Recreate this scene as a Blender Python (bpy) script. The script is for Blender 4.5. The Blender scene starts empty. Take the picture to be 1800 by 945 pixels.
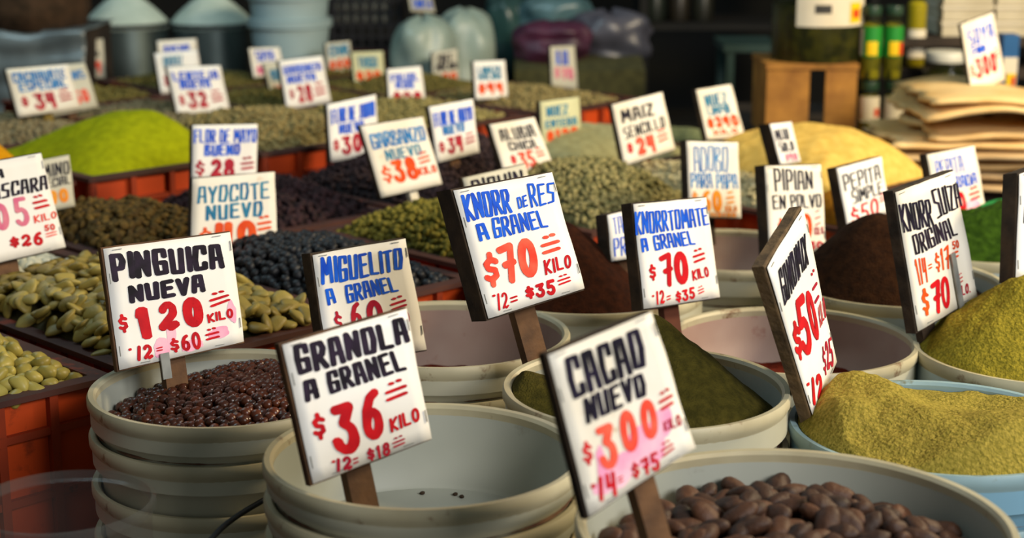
import bpy, math, random
from mathutils import Vector, Matrix, Euler, noise
random.seed(11)
C = bpy.context.scene.collection
S = bpy.context.scene

# ------------------------------------------------------------------ camera
F = 3000.0                      # focal length in pixels of the 1800 wide frame
PITCH = math.radians(13.4)
CZ = 1.45
cam_d = bpy.data.cameras.new('camera')
cam = bpy.data.objects.new('camera', cam_d)
C.objects.link(cam)
cam.location = (0, 0, CZ)
cam.rotation_euler = (math.pi/2 - PITCH, 0, 0)
cam_d.sensor_width = 36.0
cam_d.lens = 36.0*F/1800.0
cam_d.clip_start = 0.05
cam_d.dof.use_dof = True
cam_d.dof.focus_distance = 2.08
cam_d.dof.aperture_fstop = 4.2
S.camera = cam

# ------------------------------------------------------------------ light
w = bpy.data.worlds.new('daylight')
S.world = w
w.use_nodes = True
bg = w.node_tree.nodes['Background']
bg.inputs[0].default_value = (0.74, 0.84, 0.84, 1)
bg.inputs[1].default_value = 0.19


def area(name, loc, target, size, size_y, power, col):
    d = bpy.data.lights.new(name, 'AREA')
    d.shape = 'RECTANGLE'
    d.size = size
    d.size_y = size_y
    d.energy = power
    d.color = col
    o = bpy.data.objects.new(name, d)
    C.objects.link(o)
    o.location = loc
    o.rotation_euler = (Vector(target)-Vector(loc)).to_track_quat('-Z', 'Y').to_euler()
    return o


area('street_daylight', (2.5, -0.9, 2.9), (0.15, 2.7, 0.85), 2.0, 1.2, 152, (1.0, 0.975, 0.94))
area('added_warm_light', (2.45, 2.65, 2.4), (0.9, 3.4, 0.85), 0.6, 0.5, 95, (1.0, 0.80, 0.50))  # added off-frame area light, stands in for warm sun from the right
area('cool_back_light', (-1.6, 3.6, 3.2), (-0.6, 5.0, 0.9), 1.2, 1.2, 26, (0.62, 0.90, 1.0))

S.view_settings.view_transform = 'Standard'
S.view_settings.look = 'None'
S.view_settings.gamma = 1.0
S.view_settings.use_curve_mapping = False
S.view_settings.exposure = 0.0
S.cycles.max_bounces = 6
S.cycles.use_denoising = True


# ------------------------------------------------------------------ pixel -> place
def ray(x, y):
    u = (x-900)/F
    v = -(y-472.5)/F
    return Vector((u, math.cos(PITCH)+v*math.sin(PITCH), -math.sin(PITCH)+v*math.cos(PITCH)))


CAM = Vector((0, 0, CZ))


def at(x, y, d):
    return CAM+ray(x, y)*d


def onz(x, y, z):
    r = ray(x, y)
    return CAM+r*((z-CZ)/r.z)


def onY(x, y, Y):
    r = ray(x, y)
    return CAM+r*(Y/r.y)


ORG = onz(225, 655, 0.8)
Q = math.sqrt(0.5)


def st(s, t, z=0.0):
    """stall grid: s runs away to the right, t away to the left, both at 45 degrees"""
    return Vector((ORG.x+(s-t)*Q, ORG.y+(s+t)*Q, z))


def in_view(x, y, z, mx=40):
    v = Vector((x, y, z))-CAM
    d = v.y*math.cos(PITCH)-v.z*math.sin(PITCH)
    px = 900+F*v.x/d
    return -mx < px < 1800+mx


# ------------------------------------------------------------------ materials
def hexc(h):
    h = h.lstrip('#')
    c = [int(h[i:i+2], 16)/255.0 for i in (0, 2, 4)]
    return tuple(x/12.92 if x <= 0.04045 else ((x+0.055)/1.055)**2.4 for x in c)


MATS = {}


def mat(name, c1, c2=None, scale=8.0, rough=0.6, bump=0.0, bscale=None, spots=None, spot_scale=12.0, spot_at=0.62,
        rand=0.0, metal=0.0, trans=0.0, alpha=1.0, spec=0.4, detail=4.0, voro=False, contrast=(0.35, 0.65), coat=0.0, sss=0.0):
    if name in MATS:
        return MATS[name]
    m = bpy.data.materials.new(name)
    m.use_nodes = True
    nt = m.node_tree
    N = nt.nodes
    L = nt.links
    b = N['Principled BSDF']
    b.inputs['Roughness'].default_value = rough
    b.inputs['Metallic'].default_value = metal
    b.inputs['Specular IOR Level'].default_value = spec
    b.inputs['Transmission Weight'].default_value = trans
    b.inputs['Alpha'].default_value = alpha
    b.inputs['Coat Weight'].default_value = coat
    c1 = hexc(c1)
    c2 = hexc(c2) if c2 else c1
    tc = N.new('ShaderNodeTexCoord')
    if voro:
        n = N.new('ShaderNodeTexVoronoi')
        n.inputs['Scale'].default_value = scale
        src = n.outputs['Color']
    else:
        n = N.new('ShaderNodeTexNoise')
        n.inputs['Scale'].default_value = scale
        n.inputs['Detail'].default_value = detail
        src = n.outputs['Fac']
    L.new(tc.outputs['Object'], n.inputs['Vector'])
    mr = N.new('ShaderNodeMapRange')
    mr.inputs[1].default_value = contrast[0]
    mr.inputs[2].default_value = contrast[1]
    L.new(src, mr.inputs[0])
    fac = mr.outputs[0]
    if rand > 0:
        oi = N.new('ShaderNodeObjectInfo')
        mx = N.new('ShaderNodeMix')
        mx.inputs[0].default_value = rand
        L.new(fac, mx.inputs[2])
        L.new(oi.outputs['Random'], mx.inputs[3])
        fac = mx.outputs[0]
    mix = N.new('ShaderNodeMix')
    mix.data_type = 'RGBA'
    mix.inputs[6].default_value = (*c1, 1)
    mix.inputs[7].default_value = (*c2, 1)
    L.new(fac, mix.inputs[0])
    out = mix.outputs[2]
    if spots:
        n2 = N.new('ShaderNodeTexNoise')
        n2.inputs['Scale'].default_value = spot_scale
        n2.inputs['Detail'].default_value = 6
        n2.inputs['Roughness'].default_value = 0.65
        L.new(tc.outputs['Object'], n2.inputs['Vector'])
        r2 = N.new('ShaderNodeMapRange')
        r2.inputs[1].default_value = spot_at
        r2.inputs[2].default_value = spot_at+0.10
        L.new(n2.outputs['Fac'], r2.inputs[0])
        m2 = N.new('ShaderNodeMix')
        m2.data_type = 'RGBA'
        L.new(r2.outputs[0], m2.inputs[0])
        L.new(out, m2.inputs[6])
        m2.inputs[7].default_value = (*hexc(spots), 1)
        out = m2.outputs[2]
    L.new(out, b.inputs['Base Color'])
    if bump > 0:
        nb = N.new('ShaderNodeTexNoise')
        nb.inputs['Scale'].default_value = bscale or scale
        nb.inputs['Detail'].default_value = 3
        L.new(tc.outputs['Object'], nb.inputs['Vector'])
        bp = N.new('ShaderNodeBump')
        bp.inputs['Strength'].default_value = bump
        bp.inputs['Distance'].default_value = 0.004
        L.new(nb.outputs['Fac'], bp.inputs['Height'])
        L.new(bp.outputs[0], b.inputs['Normal'])
    MATS[name] = m
    return m


# ------------------------------------------------------------------ mesh building
class MB:
    def __init__(self):
        self.v = []
        self.f = []
        self.mi = []

    def add(self, vs, fs, mi=0):
        k = len(self.v)
        self.v += [tuple(p) for p in vs]
        self.f += [tuple(k+i for i in f) for f in fs]
        self.mi += [mi]*len(fs)
        return self

    def box(self, c, ax, ay, az, mi=0):
        """box about centre c with half vectors ax, ay, az"""
        c, ax, ay, az = Vector(c), Vector(ax), Vector(ay), Vector(az)
        vs = [c+ax*i+ay*j+az*k for k in (-1, 1) for j in (-1, 1) for i in (-1, 1)]
        return self.add(vs, [(0, 2, 3, 1), (4, 5, 7, 6), (0, 1, 5, 4), (2, 6, 7, 3), (0, 4, 6, 2), (1, 3, 7, 5)], mi)

    def abox(self, x0, x1, y0, y1, z0, z1, mi=0):
        return self.box(((x0+x1)/2, (y0+y1)/2, (z0+z1)/2), ((x1-x0)/2, 0, 0), (0, (y1-y0)/2, 0), (0, 0, (z1-z0)/2), mi)

    def sbox(self, s0, s1, t0, t1, z0, z1, mi=0):
        c = st((s0+s1)/2, (t0+t1)/2, (z0+z1)/2)
        return self.box(c, Vector((Q, Q, 0))*(s1-s0)/2, Vector((-Q, Q, 0))*(t1-t0)/2, (0, 0, (z1-z0)/2), mi)

    def lathe(self, c, prof, seg=64, mi=None, wob=None):
        """prof: (r, z) pairs, closed nowhere; r==0 makes a pole. mi: a material per band"""
        c = Vector(c)
        k = len(self.v)
        n = len(prof)
        for i in range(seg):
            a = 2*math.pi*i/seg
            for (r, z) in prof:
                rr = r*(1+(wob(a) if wob else 0))
                self.v.append((c.x+rr*math.cos(a), c.y+rr*math.sin(a), c.z+z))
        for i in range(seg):
            j = (i+1) % seg
            for q in range(n-1):
                self.f.append((k+i*n+q, k+j*n+q, k+j*n+q+1, k+i*n+q+1))
                self.mi.append(mi[q] if mi else 0)
        return self

    def tube(self, pts, r, seg=8, mi=0, cap=True):
        pts = [Vector(p) for p in pts]
        k = len(self.v)
        n = len(pts)
        up = Vector((0, 0, 1))
        for i, p in enumerate(pts):
            d = (pts[min(i+1, n-1)]-pts[max(i-1, 0)]).normalized()
            x = d.cross(up)
            if x.length < 1e-4:
                x = d.cross(Vector((0, 1, 0)))
            x.normalize()
            y = x.cross(d)
            rr = r[i] if isinstance(r, (list, tuple)) else r
            for j in range(seg):
                a = 2*math.pi*j/seg
                self.v.append(tuple(p+x*rr*math.cos(a)+y*rr*math.sin(a)))
        for i in range(n-1):
            for j in range(seg):
                j2 = (j+1) % seg
                self.f.append((k+i*seg+j, k+i*seg+j2, k+(i+1)*seg+j2, k+(i+1)*seg+j))
                self.mi.append(mi)
        if cap:
            self.f.append(tuple(k+j for j in reversed(range(seg))))
            self.f.append(tuple(k+(n-1)*seg+j for j in range(seg)))
            self.mi += [mi, mi]
        return self

    def grid(self, nx, ny, fn, mi=0, skirt=None):
        k = len(self.v)
        for j in range(ny+1):
            for i in range(nx+1):
                self.v.append(tuple(fn(i/nx, j/ny)))
        for j in range(ny):
            for i in range(nx):
                a = k+j*(nx+1)+i
                self.f.append((a, a+1, a+nx+2, a+nx+1))
                self.mi.append(mi)
        return self

    def slab(self, nx, ny, fn, off):
        """closed thin sheet: fn(u,v) the top, the bottom displaced by off(u,v) vector"""
        k = len(self.v)
        W = nx+1
        for side in (0, 1):
            for j in range(ny+1):
                for i in range(nx+1):
                    p = Vector(fn(i/nx, j/ny))
                    if side:
                        p = p+off(i/nx, j/ny)
                    self.v.append(tuple(p))
        M_ = W*(ny+1)
        for j in range(ny):
            for i in range(nx):
                a = k+j*W+i
                self.f.append((a, a+1, a+W+1, a+W))
                b = a+M_
                self.f.append((b, b+W, b+W+1, b+1))
        for i in range(nx):
            a = k+i
            self.f.append((a, a+M_, a+M_+1, a+1))
            a = k+ny*W+i
            self.f.append((a, a+1, a+M_+1, a+M_))
        for j in range(ny):
            a = k+j*W
            self.f.append((a, a+W, a+M_+W, a+M_))
            a = k+j*W+nx
            self.f.append((a, a+M_, a+M_+W, a+W))
        self.mi += [0]*(len(self.f)-len(self.mi))
        return self

    def build(self, name, mats, parent=None, smooth=False, loc=None):
        me = bpy.data.meshes.new(name)
        o = bpy.data.objects.new(name, me)
        C.objects.link(o)
        base = Vector((0, 0, 0))
        if parent is not None:
            o.parent = parent
            p = parent
            while p is not None:
                base = base+Vector(p.location)
                p = p.parent
        if loc is not None:
            o.location = Vector(loc)-base
            base = Vector(loc)
        me.from_pydata([tuple(Vector(p)-base) for p in self.v], [], self.f)
        if not isinstance(mats, (list, tuple)):
            mats = [mats]
        for m in mats:
            me.materials.append(m)
        if len(mats) > 1:
            me.polygons.foreach_set('material_index', self.mi)
        me.validate()
        if smooth:
            me.polygons.foreach_set('use_smooth', [True]*len(me.polygons))
            if smooth != 'all':
                try:
                    me.set_sharp_from_angle(angle=math.radians(40))
                except Exception:
                    pass
        me.update()
        return o


def empty(name, loc):
    o = bpy.data.objects.new(name, None)
    C.objects.link(o)
    o.location = loc
    o.empty_display_size = 0.02
    return o


def tag(o, label=None, cat=None, group=None, kind=None):
    if label:
        o['label'] = label
    if cat:
        o['category'] = cat
    if group:
        o['group'] = group
    if kind:
        o['kind'] = kind
    return o


def copy_tree(o, parent=None):
    c = o.copy()
    C.objects.link(c)
    c.parent = parent
    for ch in list(o.children):
        copy_tree(ch, c)
    return c


def nz(x, y, z=0.0, s=1.0):
    return noise.noise(Vector((x*s, y*s, z*s)))


def fbm(x, y, z=0.0, s=1.0, o=3):
    t = 0
    a = 1
    for i in range(o):
        t += a*noise.noise(Vector((x*s, y*s, z*s+i*7.3)))
        a *= 0.5
        s *= 2.1
    return t


# ------------------------------------------------------------------ palette
M_wood_dark = mat('dark_weathered_wood', '#40301f', '#241a11', 30, 0.8, 0.5, 60)
M_wood_mid = mat('brown_wood', '#6b4a2c', '#4a311c', 25, 0.75, 0.4, 70)
M_wood_pale = mat('pale_wood', '#c9a878', '#a98555', 25, 0.7, 0.3, 70)
M_wood_white = mat('white_painted_wood', '#e8e4d8', '#d8cdb4', 20, 0.6)
M_wood_box = mat('orange_brown_boards', '#b07a30', '#8a5a20', 14, 0.7, 0.4, 40)
M_card = mat('paper_card', '#f6f4ef', '#ece8e0', 9, 0.62, 0.08, 30)
M_card_warm = mat('aged_paper_card', '#f3eee2', '#e5dcc8', 9, 0.65, 0.10, 30, spots='#b98d55', spot_scale=16, spot_at=0.66)
M_card_grey = mat('grey_paper_card', '#cfcbb8', '#b9b5a0', 9, 0.65, 0.1, 30)
M_card_green = mat('greenish_paper_card', '#cfcfa6', '#b8b88f', 9, 0.65, 0.1, 30)
M_card_pink = mat('pink_stained_card', '#f6efe9', '#f2a9b8', 7, 0.62, 0.08, 30, contrast=(0.45, 0.75))
M_steel = mat('steel', '#9a9c98', '#7d7f7c', 30, 0.35, metal=0.3)
M_black_ink = mat('black_marker_ink', '#1f1830', '#0d0b16', 45, 0.5, spec=0.15)
M_purple_ink = mat('purple_black_marker_ink', '#2a1d33', '#120d18', 40, 0.5, spec=0.15)
M_blue_ink = mat('blue_marker_ink', '#1766e6', '#0a40c0', 40, 0.5, spec=0.15, contrast=(0.3, 0.7))
M_sky_ink = mat('sky_blue_marker_ink', '#1f86c8', '#1462ae', 40, 0.5, spec=0.15)
M_teal_ink = mat('teal_marker_ink', '#2c88a8', '#1c6a98', 40, 0.5, spec=0.15)
M_red_ink = mat('red_marker_ink', '#d2141f', '#b40c1c', 40, 0.5, spec=0.15)
M_crimson_ink = mat('crimson_marker_ink', '#bd2034', '#a01030', 40, 0.5, spec=0.15)
M_orange_ink = mat('orange_marker_ink', '#ea5a1c', '#d84010', 40, 0.5, spec=0.15)
M_salmon_ink = mat('salmon_marker_ink', '#f0644c', '#e8402e', 40, 0.5, spec=0.15)
M_pink_ink = mat('pink_marker_ink', '#d8668c', '#e08898', 40, 0.5, spec=0.15)
M_amber_ink = mat('amber_marker_ink', '#f0a030', '#e88018', 40, 0.5, spec=0.15)
M_stain_pink = mat('pink_ink_stain', '#ee9cc0', '#f6c4d4', 30, 0.6)
INK = dict(k=M_black_ink, p=M_purple_ink, b=M_blue_ink, s=M_sky_ink, t=M_teal_ink, r=M_red_ink, c=M_crimson_ink, o=M_orange_ink,
           l=M_salmon_ink, i=M_pink_ink, a=M_amber_ink)

# ------------------------------------------------------------------ room shell
M_floor = mat('dark_concrete_floor', '#2c2a26', '#1c1b19', 6, 0.9, 0.3, 40)
M_wall = mat('dark_stall_wall', '#16140f', '#0b0b0a', 3, 0.9)
M_plank = mat('grey_brown_planks', '#3a2f25', '#241d17', 10, 0.85, 0.4, 30)
tag(MB().abox(-4, 4.2, -2.5, 7.9, -0.06, 0).build('floor', M_floor), kind='structure')
tag(MB().abox(-4, 4.2, 7.6, 7.75, 0, 3.4).build('wall_back', M_wall), kind='structure')
tag(MB().abox(-4.1, -4, -0.0, 7.75, 0, 3.4).build('wall_left', M_wall), kind='structure')
pm = MB()
pm.sbox(-1.6, 3.3, -1.35, 0.04, 0.24, 0.30)
for s_ in (-1.4, -0.2, 1.0, 2.2, 3.2):
    for t_ in (-1.25, -0.05):
        pm.sbox(s_-0.03, s_+0.03, t_-0.03, t_+0.03, 0, 0.24)
tag(pm.build('floor_platform', M_plank), kind='structure')
tag(MB().sbox(-1.6, 3.3, 0.16, 0.965, 0.44, 0.52).build('floor_riser', M_plank), kind='structure')
tag(MB().sbox(-1.6, 2.9, 0.97, 4.3, 0.48, 0.58).build('floor_riser_upper', M_plank), kind='structure')
rm = MB()
for s_ in (-1.5, 0.0, 1.4, 2.8):
    for t_ in (0.22, 0.9, 1.1, 2.6, 4.2):
        rm.sbox(s_-0.03, s_+0.03, t_-0.03, t_+0.03, 0, 0.45 if t_ < 0.95 else 0.49)
tag(rm.build('trim_posts', M_plank), kind='structure')

# ------------------------------------------------------------------ buckets
M_bk = mat('cream_plastic', '#c0bca6', '#adab96', 5, 0.42, spots='#8a7a5c', spot_scale=9, spot_at=0.66, spec=0.4)
M_bk_in = mat('cream_plastic_inside', '#aaaca0', '#989b90', 4, 0.5, spots='#7d7767', spot_scale=7, spot_at=0.66)
M_bk_rim = mat('worn_cream_rim', '#c2ba9c', '#aca182', 9, 0.5, spots='#6e4a2e', spot_scale=22, spot_at=0.60)
M_bk_red = mat('red_dusted_plastic', '#a99689', '#94766b', 5, 0.6, spots='#7a3a2c', spot_scale=9, spot_at=0.60, contrast=(0.3, 0.6))
M_bk_blue = mat('sky_blue_plastic', '#7fa9c0', '#6d98b2', 5, 0.42)
M_bk_blue_rim = mat('worn_blue_rim', '#93b2bd', '#86a0a4', 9, 0.5, spots='#6a6a48', spot_scale=22, spot_at=0.62)
M_bk_pale = mat('pale_blue_grey_plastic', '#b4c2c2', '#a2b0b2', 5, 0.45)
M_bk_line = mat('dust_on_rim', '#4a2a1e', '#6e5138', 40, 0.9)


def make_bucket(x, y, w, z, mats, nested=2, depth=None, label='', lower='', group=None, dust=True, step=0.066, steps=None):
    c = onz(x, y, z)
    d = (c-CAM).length/ray(x, y).length
    D = w*d/F
    R = D/2-0.002
    steps = steps or [step]*nested
    step = steps[0]
    H = z-0.30-sum(steps)
    root = empty('plastic_bucket', (c.x, c.y, z-H))
    base = Vector((c.x, c.y, z-H))
    mo, mi_, mr = mats
    tp = 0.095
    bb = min(0.046, step-0.012)
    ro = R-0.008              # outer wall below the lip

    def rw(zz):               # wall radius at a height
        return ro-(H-zz)*tp
    T = 0.0025
    b = MB()
    outer = [(0, 0), (rw(0)-0.01, 0), (rw(0), 0.008), (rw(H*0.5), H*0.5), (rw(H-bb-0.010), H-bb-0.010), (ro+0.0045, H-bb), (ro+0.0045, H-0.016)]
    inner = [(ro-T, H-0.012), (rw(H*0.5)-T-0.001, H*0.5), (rw(0)-T-0.001, 0.012), (0, 0.012)]
    if depth:
        inner = [(ro-T, H-0.012), (rw(H-depth*0.5)-T, H-depth*0.5), (rw(H-depth)-T-0.001, H-depth+0.004), (rw(H-depth)-T-0.005, H-depth), (0, H-depth)]
    prof = outer+inner
    mis = [0]*(len(outer))+[1]*(len(inner)-1)
    b.lathe(base, prof, 72, mis)
    b.build('body', [mo, mi_], root, True)
    lip = [(ro-T+0.0005, H-0.016), (ro-T-0.0005, H-0.004), (ro, H-0.0005), (R-0.002, H), (R, H-0.004), (R, H-0.012), (R-0.003, H-0.017), (ro+0.0045, H-0.019)]
    MB().lathe(base, lip, 96, wob=lambda a: 0.0012*math.sin(5*a+x)).build('rim', mr, root, True)
    tag(root, label, 'bucket', group or 'buckets of the spice stall')
    low = []
    for k in range(nested):
        lb = copy_tree(root)
        lb.location.z -= sum(steps[:k+1])
        lb['label'] = lower[k] if isinstance(lower, (list, tuple)) else lower
        lb['group'] = 'buckets nested under others'
        low.append(lb)
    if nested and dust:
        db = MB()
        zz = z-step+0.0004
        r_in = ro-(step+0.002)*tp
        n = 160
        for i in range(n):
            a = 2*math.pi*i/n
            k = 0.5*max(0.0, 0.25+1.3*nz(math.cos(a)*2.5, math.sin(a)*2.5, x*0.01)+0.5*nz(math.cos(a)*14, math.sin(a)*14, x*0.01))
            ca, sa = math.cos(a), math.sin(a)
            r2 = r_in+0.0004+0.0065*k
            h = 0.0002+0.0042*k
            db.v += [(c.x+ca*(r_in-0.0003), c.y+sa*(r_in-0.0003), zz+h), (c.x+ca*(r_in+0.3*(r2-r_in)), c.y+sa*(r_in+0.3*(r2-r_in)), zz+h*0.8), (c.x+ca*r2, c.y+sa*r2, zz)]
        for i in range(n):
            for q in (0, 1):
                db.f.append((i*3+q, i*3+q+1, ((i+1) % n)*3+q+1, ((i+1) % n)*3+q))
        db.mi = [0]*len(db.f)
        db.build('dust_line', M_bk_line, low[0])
    return dict(c=c, R=R, ro=ro, z=z, H=H, tp=tp, T=T, root=root, low=low)


CR = (M_bk, M_bk_in, M_bk_rim)
RD = (M_bk, M_bk_red, M_bk_rim)
BU = (M_bk_blue, M_bk_pale, M_bk_blue_rim)
PB = (M_bk_pale, M_bk_in, M_bk_rim)
B = {}
B['pinguica'] = make_bucket(395, 677, 480, 0.83, CR, 3, None, 'cream bucket brimming with shiny brown berries, topmost of its stack',
    ['cream bucket right under the berry filled one', 'third cream bucket down in the stack under the brown berries', 'bottom bucket of the stack under the brown berries'], steps=[0.047, 0.062, 0.064])
B['granola'] = make_bucket(745, 793, 570, 0.85, CR, 2, 0.095, 'nearly empty cream bucket behind the GRANOLA sign',
    ['cream bucket nested under the nearly empty one', 'lowest bucket under the nearly empty one'], step=0.040)
B['cacao'] = make_bucket(1396, 915, 780, 0.86, CR, 1, None, 'wide cream bucket of cacao beans in the front row', 'bucket nested under the cacao beans')
B['olive'] = make_bucket(1136, 676, 512, 0.85, CR, 2, None, 'cream bucket with a steep heap of dark olive powder',
    ['cream bucket nested under the olive powder one', 'lowest bucket under the olive powder one'])
B['rosy'] = make_bucket(780, 583, 450, 0.82, RD, 2, 0.10, 'red stained near empty bucket behind the GRANOLA and blue lettered signs',
    ['cream bucket nested under the red stained empty one', 'lowest bucket under the red stained empty one'], step=0.050)
B['mole'] = make_bucket(1030, 500, 420, 0.80, CR, 1, None, 'cream bucket with a peaked heap of dark red brown powder', 'bucket nested under the dark red brown powder')
B['tomato'] = make_bucket(1390, 594, 450, 0.80, RD, 2, 0.085, 'pink dusted bucket with a little red powder behind the steeply turned sign',
    ['cream bucket nested under the pink dusted one', 'lowest bucket under the pink dusted one'])
B['pale'] = make_bucket(1285, 437, 345, 0.78, RD, 1, 0.10, 'pale pink empty bucket beneath the orange 60 sign', 'bucket nested under the pale pink empty one')
B['coffee'] = make_bucket(1572, 492, 390, 0.80, PB, 1, None, 'pale bucket with a tall cone of coffee brown powder', 'bucket nested under the coffee brown powder')
B['lemon'] = make_bucket(1830, 612, 450, 0.80, PB, 2, None, 'pale blue grey bucket with a tall yellow green powder cone at the frame edge',
    ['bucket nested under the tall yellow green cone', 'lowest bucket under the tall yellow green cone'])
B['mustard'] = make_bucket(1655, 745, 540, 0.81, BU, 2, None, 'sky blue bucket overfull of mustard yellow powder',
    ['sky blue bucket nested under the mustard yellow powder', 'lowest sky blue bucket under the mustard yellow powder'])
B['moss'] = make_bucket(1735, 425, 340, 0.80, PB, 1, None, 'pale bucket with a heap of deep green powder', 'bucket nested under the deep green powder')


# ------------------------------------------------------------------ heaps
def smax(vals, k=0.006):
    m = max(vals)
    return m+k*math.log(sum(math.exp((v-m)/k) for v in vals))


def cone_fn(base, peaks, k=0.006, rough=0.004, rs=18, tilt=None):
    """peaks: (point, slope[, roundness])"""
    def fn(x, y):
        vals = [base(x, y) if callable(base) else base]
        for p in peaks:
            q, sl = p[0], p[1]
            rd = p[2] if len(p) > 2 else 0.02
            d = math.hypot(x-q.x, y-q.y)
            vals.append(q.z-sl*(math.sqrt(d*d+rd*rd)-rd))
        z = smax(vals, k)
        return z+rough*fbm(x, y, 0.3, rs, 4)
    return fn


def disc_heap(name, bk, fn, m, label, cat, rings=56, seg=120, limit=None):
    c = bk['c']

    def wall(z):
        return bk['ro']-max(0, bk['z']-z)*bk['tp']-bk['T']-0.0008
    b = MB()
    Rm = bk['ro']-bk['T']-0.001
    fn0 = fn

    def fn(x, y):        # powder cannot stand above the rim steeper than it holds
        r = math.hypot(x-c.x, y-c.y)
        return min(fn0(x, y), bk['z']-0.003+(Rm-r)*1.15+0.002*fbm(x, y, 1.0, 30, 3))
    b.v.append((c.x, c.y, fn(c.x, c.y)))
    for r in range(1, rings+1):
        for i in range(seg):
            a = 2*math.pi*i/seg
            rr = Rm*r/rings
            z = fn(c.x+rr*math.cos(a), c.y+rr*math.sin(a))
            wl = wall(z)
            if rr > wl:
                rr = wl
            b.v.append((c.x+rr*math.cos(a), c.y+rr*math.sin(a), z))
    for i in range(seg):
        b.f.append((0, 1+i, 1+(i+1) % seg))
    for r in range(rings-1):
        for i in range(seg):
            j = (i+1) % seg
            b.f.append((1+r*seg+i, 1+(r+1)*seg+i, 1+(r+1)*seg+j, 1+r*seg+j))
    b.mi = [0]*len(b.f)
    o = b.build(name, m, None, 'all', loc=(c.x, c.y, bk['z']))
    tag(o, label, cat, None, 'stuff')
    return o


M_olive = mat('olive_powder', '#4d4518', '#3a3511', 90, 0.95, 0.7, 420, spec=0.1)
M_mole = mat('red_brown_powder', '#381a0c', '#261108', 90, 0.95, 0.7, 420, spec=0.1)
M_coffee = mat('coffee_powder', '#38200f', '#261409', 90, 0.95, 0.8, 380, spec=0.1)
M_lemon = mat('yellow_green_powder', '#9c8c2c', '#7a7022', 230, 0.95, 1.0, 210, contrast=(0.38, 0.62), spec=0.1)
M_mustard = mat('mustard_powder', '#a39140', '#82762e', 230, 0.95, 1.0, 210, contrast=(0.38, 0.62), spec=0.1)
M_moss = mat('deep_green_powder', '#2f4a0c', '#203806', 90, 0.95, 0.7, 300, spec=0.1)
M_redp = mat('red_powder', '#6d2612', '#54190c', 90, 0.95, 0.6, 300, spec=0.1)

bk = B['olive']
disc_heap('olive_powder', bk, cone_fn(bk['z']-0.055, [(onY(1150, 556, 1.94), 0.86, 0.012), (onY(925, 655, 1.94), 0.6)], rough=0.004),
          M_olive, 'dark olive green powder heaped steeply in a bucket', 'powder')
bk = B['mole']
disc_heap('red_brown_powder', bk, cone_fn(bk['z']-0.05, [(onY(985, 388, 2.64), 0.95, 0.02)], rough=0.004),
          M_mole, 'dark red brown powder peak behind the big salmon 70 sign', 'powder')
bk = B['coffee']
disc_heap('coffee_brown_powder', bk, cone_fn(bk['z']-0.03, [(onY(1543, 372, 2.66), 0.98, 0.03)], rough=0.006, rs=14),
          M_coffee, 'coffee brown powder in a tall cone beside the weathered sign', 'powder')
bk = B['lemon']
disc_heap('yellow_green_powder', bk, cone_fn(bk['z']-0.01, [(onY(1806, 484, 2.27), 0.74, 0.02)], rough=0.006, rs=22),
          M_lemon, 'tall cone of yellow green powder at the frame edge', 'powder')
bk = B['mustard']
mp = [(onY(1513, 653, 1.94), 0.62, 0.018), (onY(1548, 676, 1.91), 0.62, 0.018), (onY(1585, 702, 1.875), 0.6, 0.018), (onY(1630, 724, 1.845), 0.55, 0.02),
      (onY(1690, 742, 1.82), 0.5, 0.03), (onY(1760, 738, 1.81), 0.45, 0.04), (onY(1820, 730, 1.80), 0.45, 0.05), (onY(1850, 694, 2.0), 0.4, 0.04), (onY(1490, 700, 1.88), 0.55, 0.02)]
disc_heap('mustard_yellow_powder', bk, cone_fn(bk['z']-0.008, mp, k=0.005, rough=0.005, rs=20),
          M_mustard, 'mustard yellow powder ridge overfilling the sky blue bucket', 'powder', 70, 160)
bk = B['moss']
disc_heap('deep_green_powder', bk, cone_fn(bk['z']-0.02, [(onY(1708, 366, 2.93), 0.85, 0.02), (onY(1765, 352, 2.97), 0.7, 0.04)], rough=0.010, rs=25),
          M_moss, 'deep green powder heap behind the weathered sign', 'powder')
for key, pts, lab in (('rosy', [(760, 628, -0.090)], 'thin red powder on the bottom of the stained empty bucket'),
                      ('tomato', [(1235, 592, -0.070), (1345, 606, -0.080), (1500, 606, -0.082)], 'red powder remnants in the pink dusted bucket')):
    bk = B[key]
    pk = [(onz(px, py, bk['z']+dz), 0.5, 0.01) for px, py, dz in pts]
    dep = 0.10 if key == 'rosy' else 0.085
    disc_heap('red_powder', bk, cone_fn(bk['z']-dep+0.004, pk, rough=0.004, rs=30), M_redp, lab, 'powder')


# ------------------------------------------------------------------ crates
M_cr = mat('orange_plastic', '#c2440f', '#a8380c', 6, 0.5, spots='#4a1a0a', spot_scale=8, spot_at=0.60)
M_cr_rib = mat('dark_orange_ribs', '#9c340c', '#7c280a', 8, 0.55, spots='#3a160a', spot_scale=12, spot_at=0.58)
M_cr_rim = mat('grimy_crate_rim', '#4e2a20', '#3a221c', 9, 0.7, spots='#8e3412', spot_scale=9, spot_at=0.58)
CRH = 0.28


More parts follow.
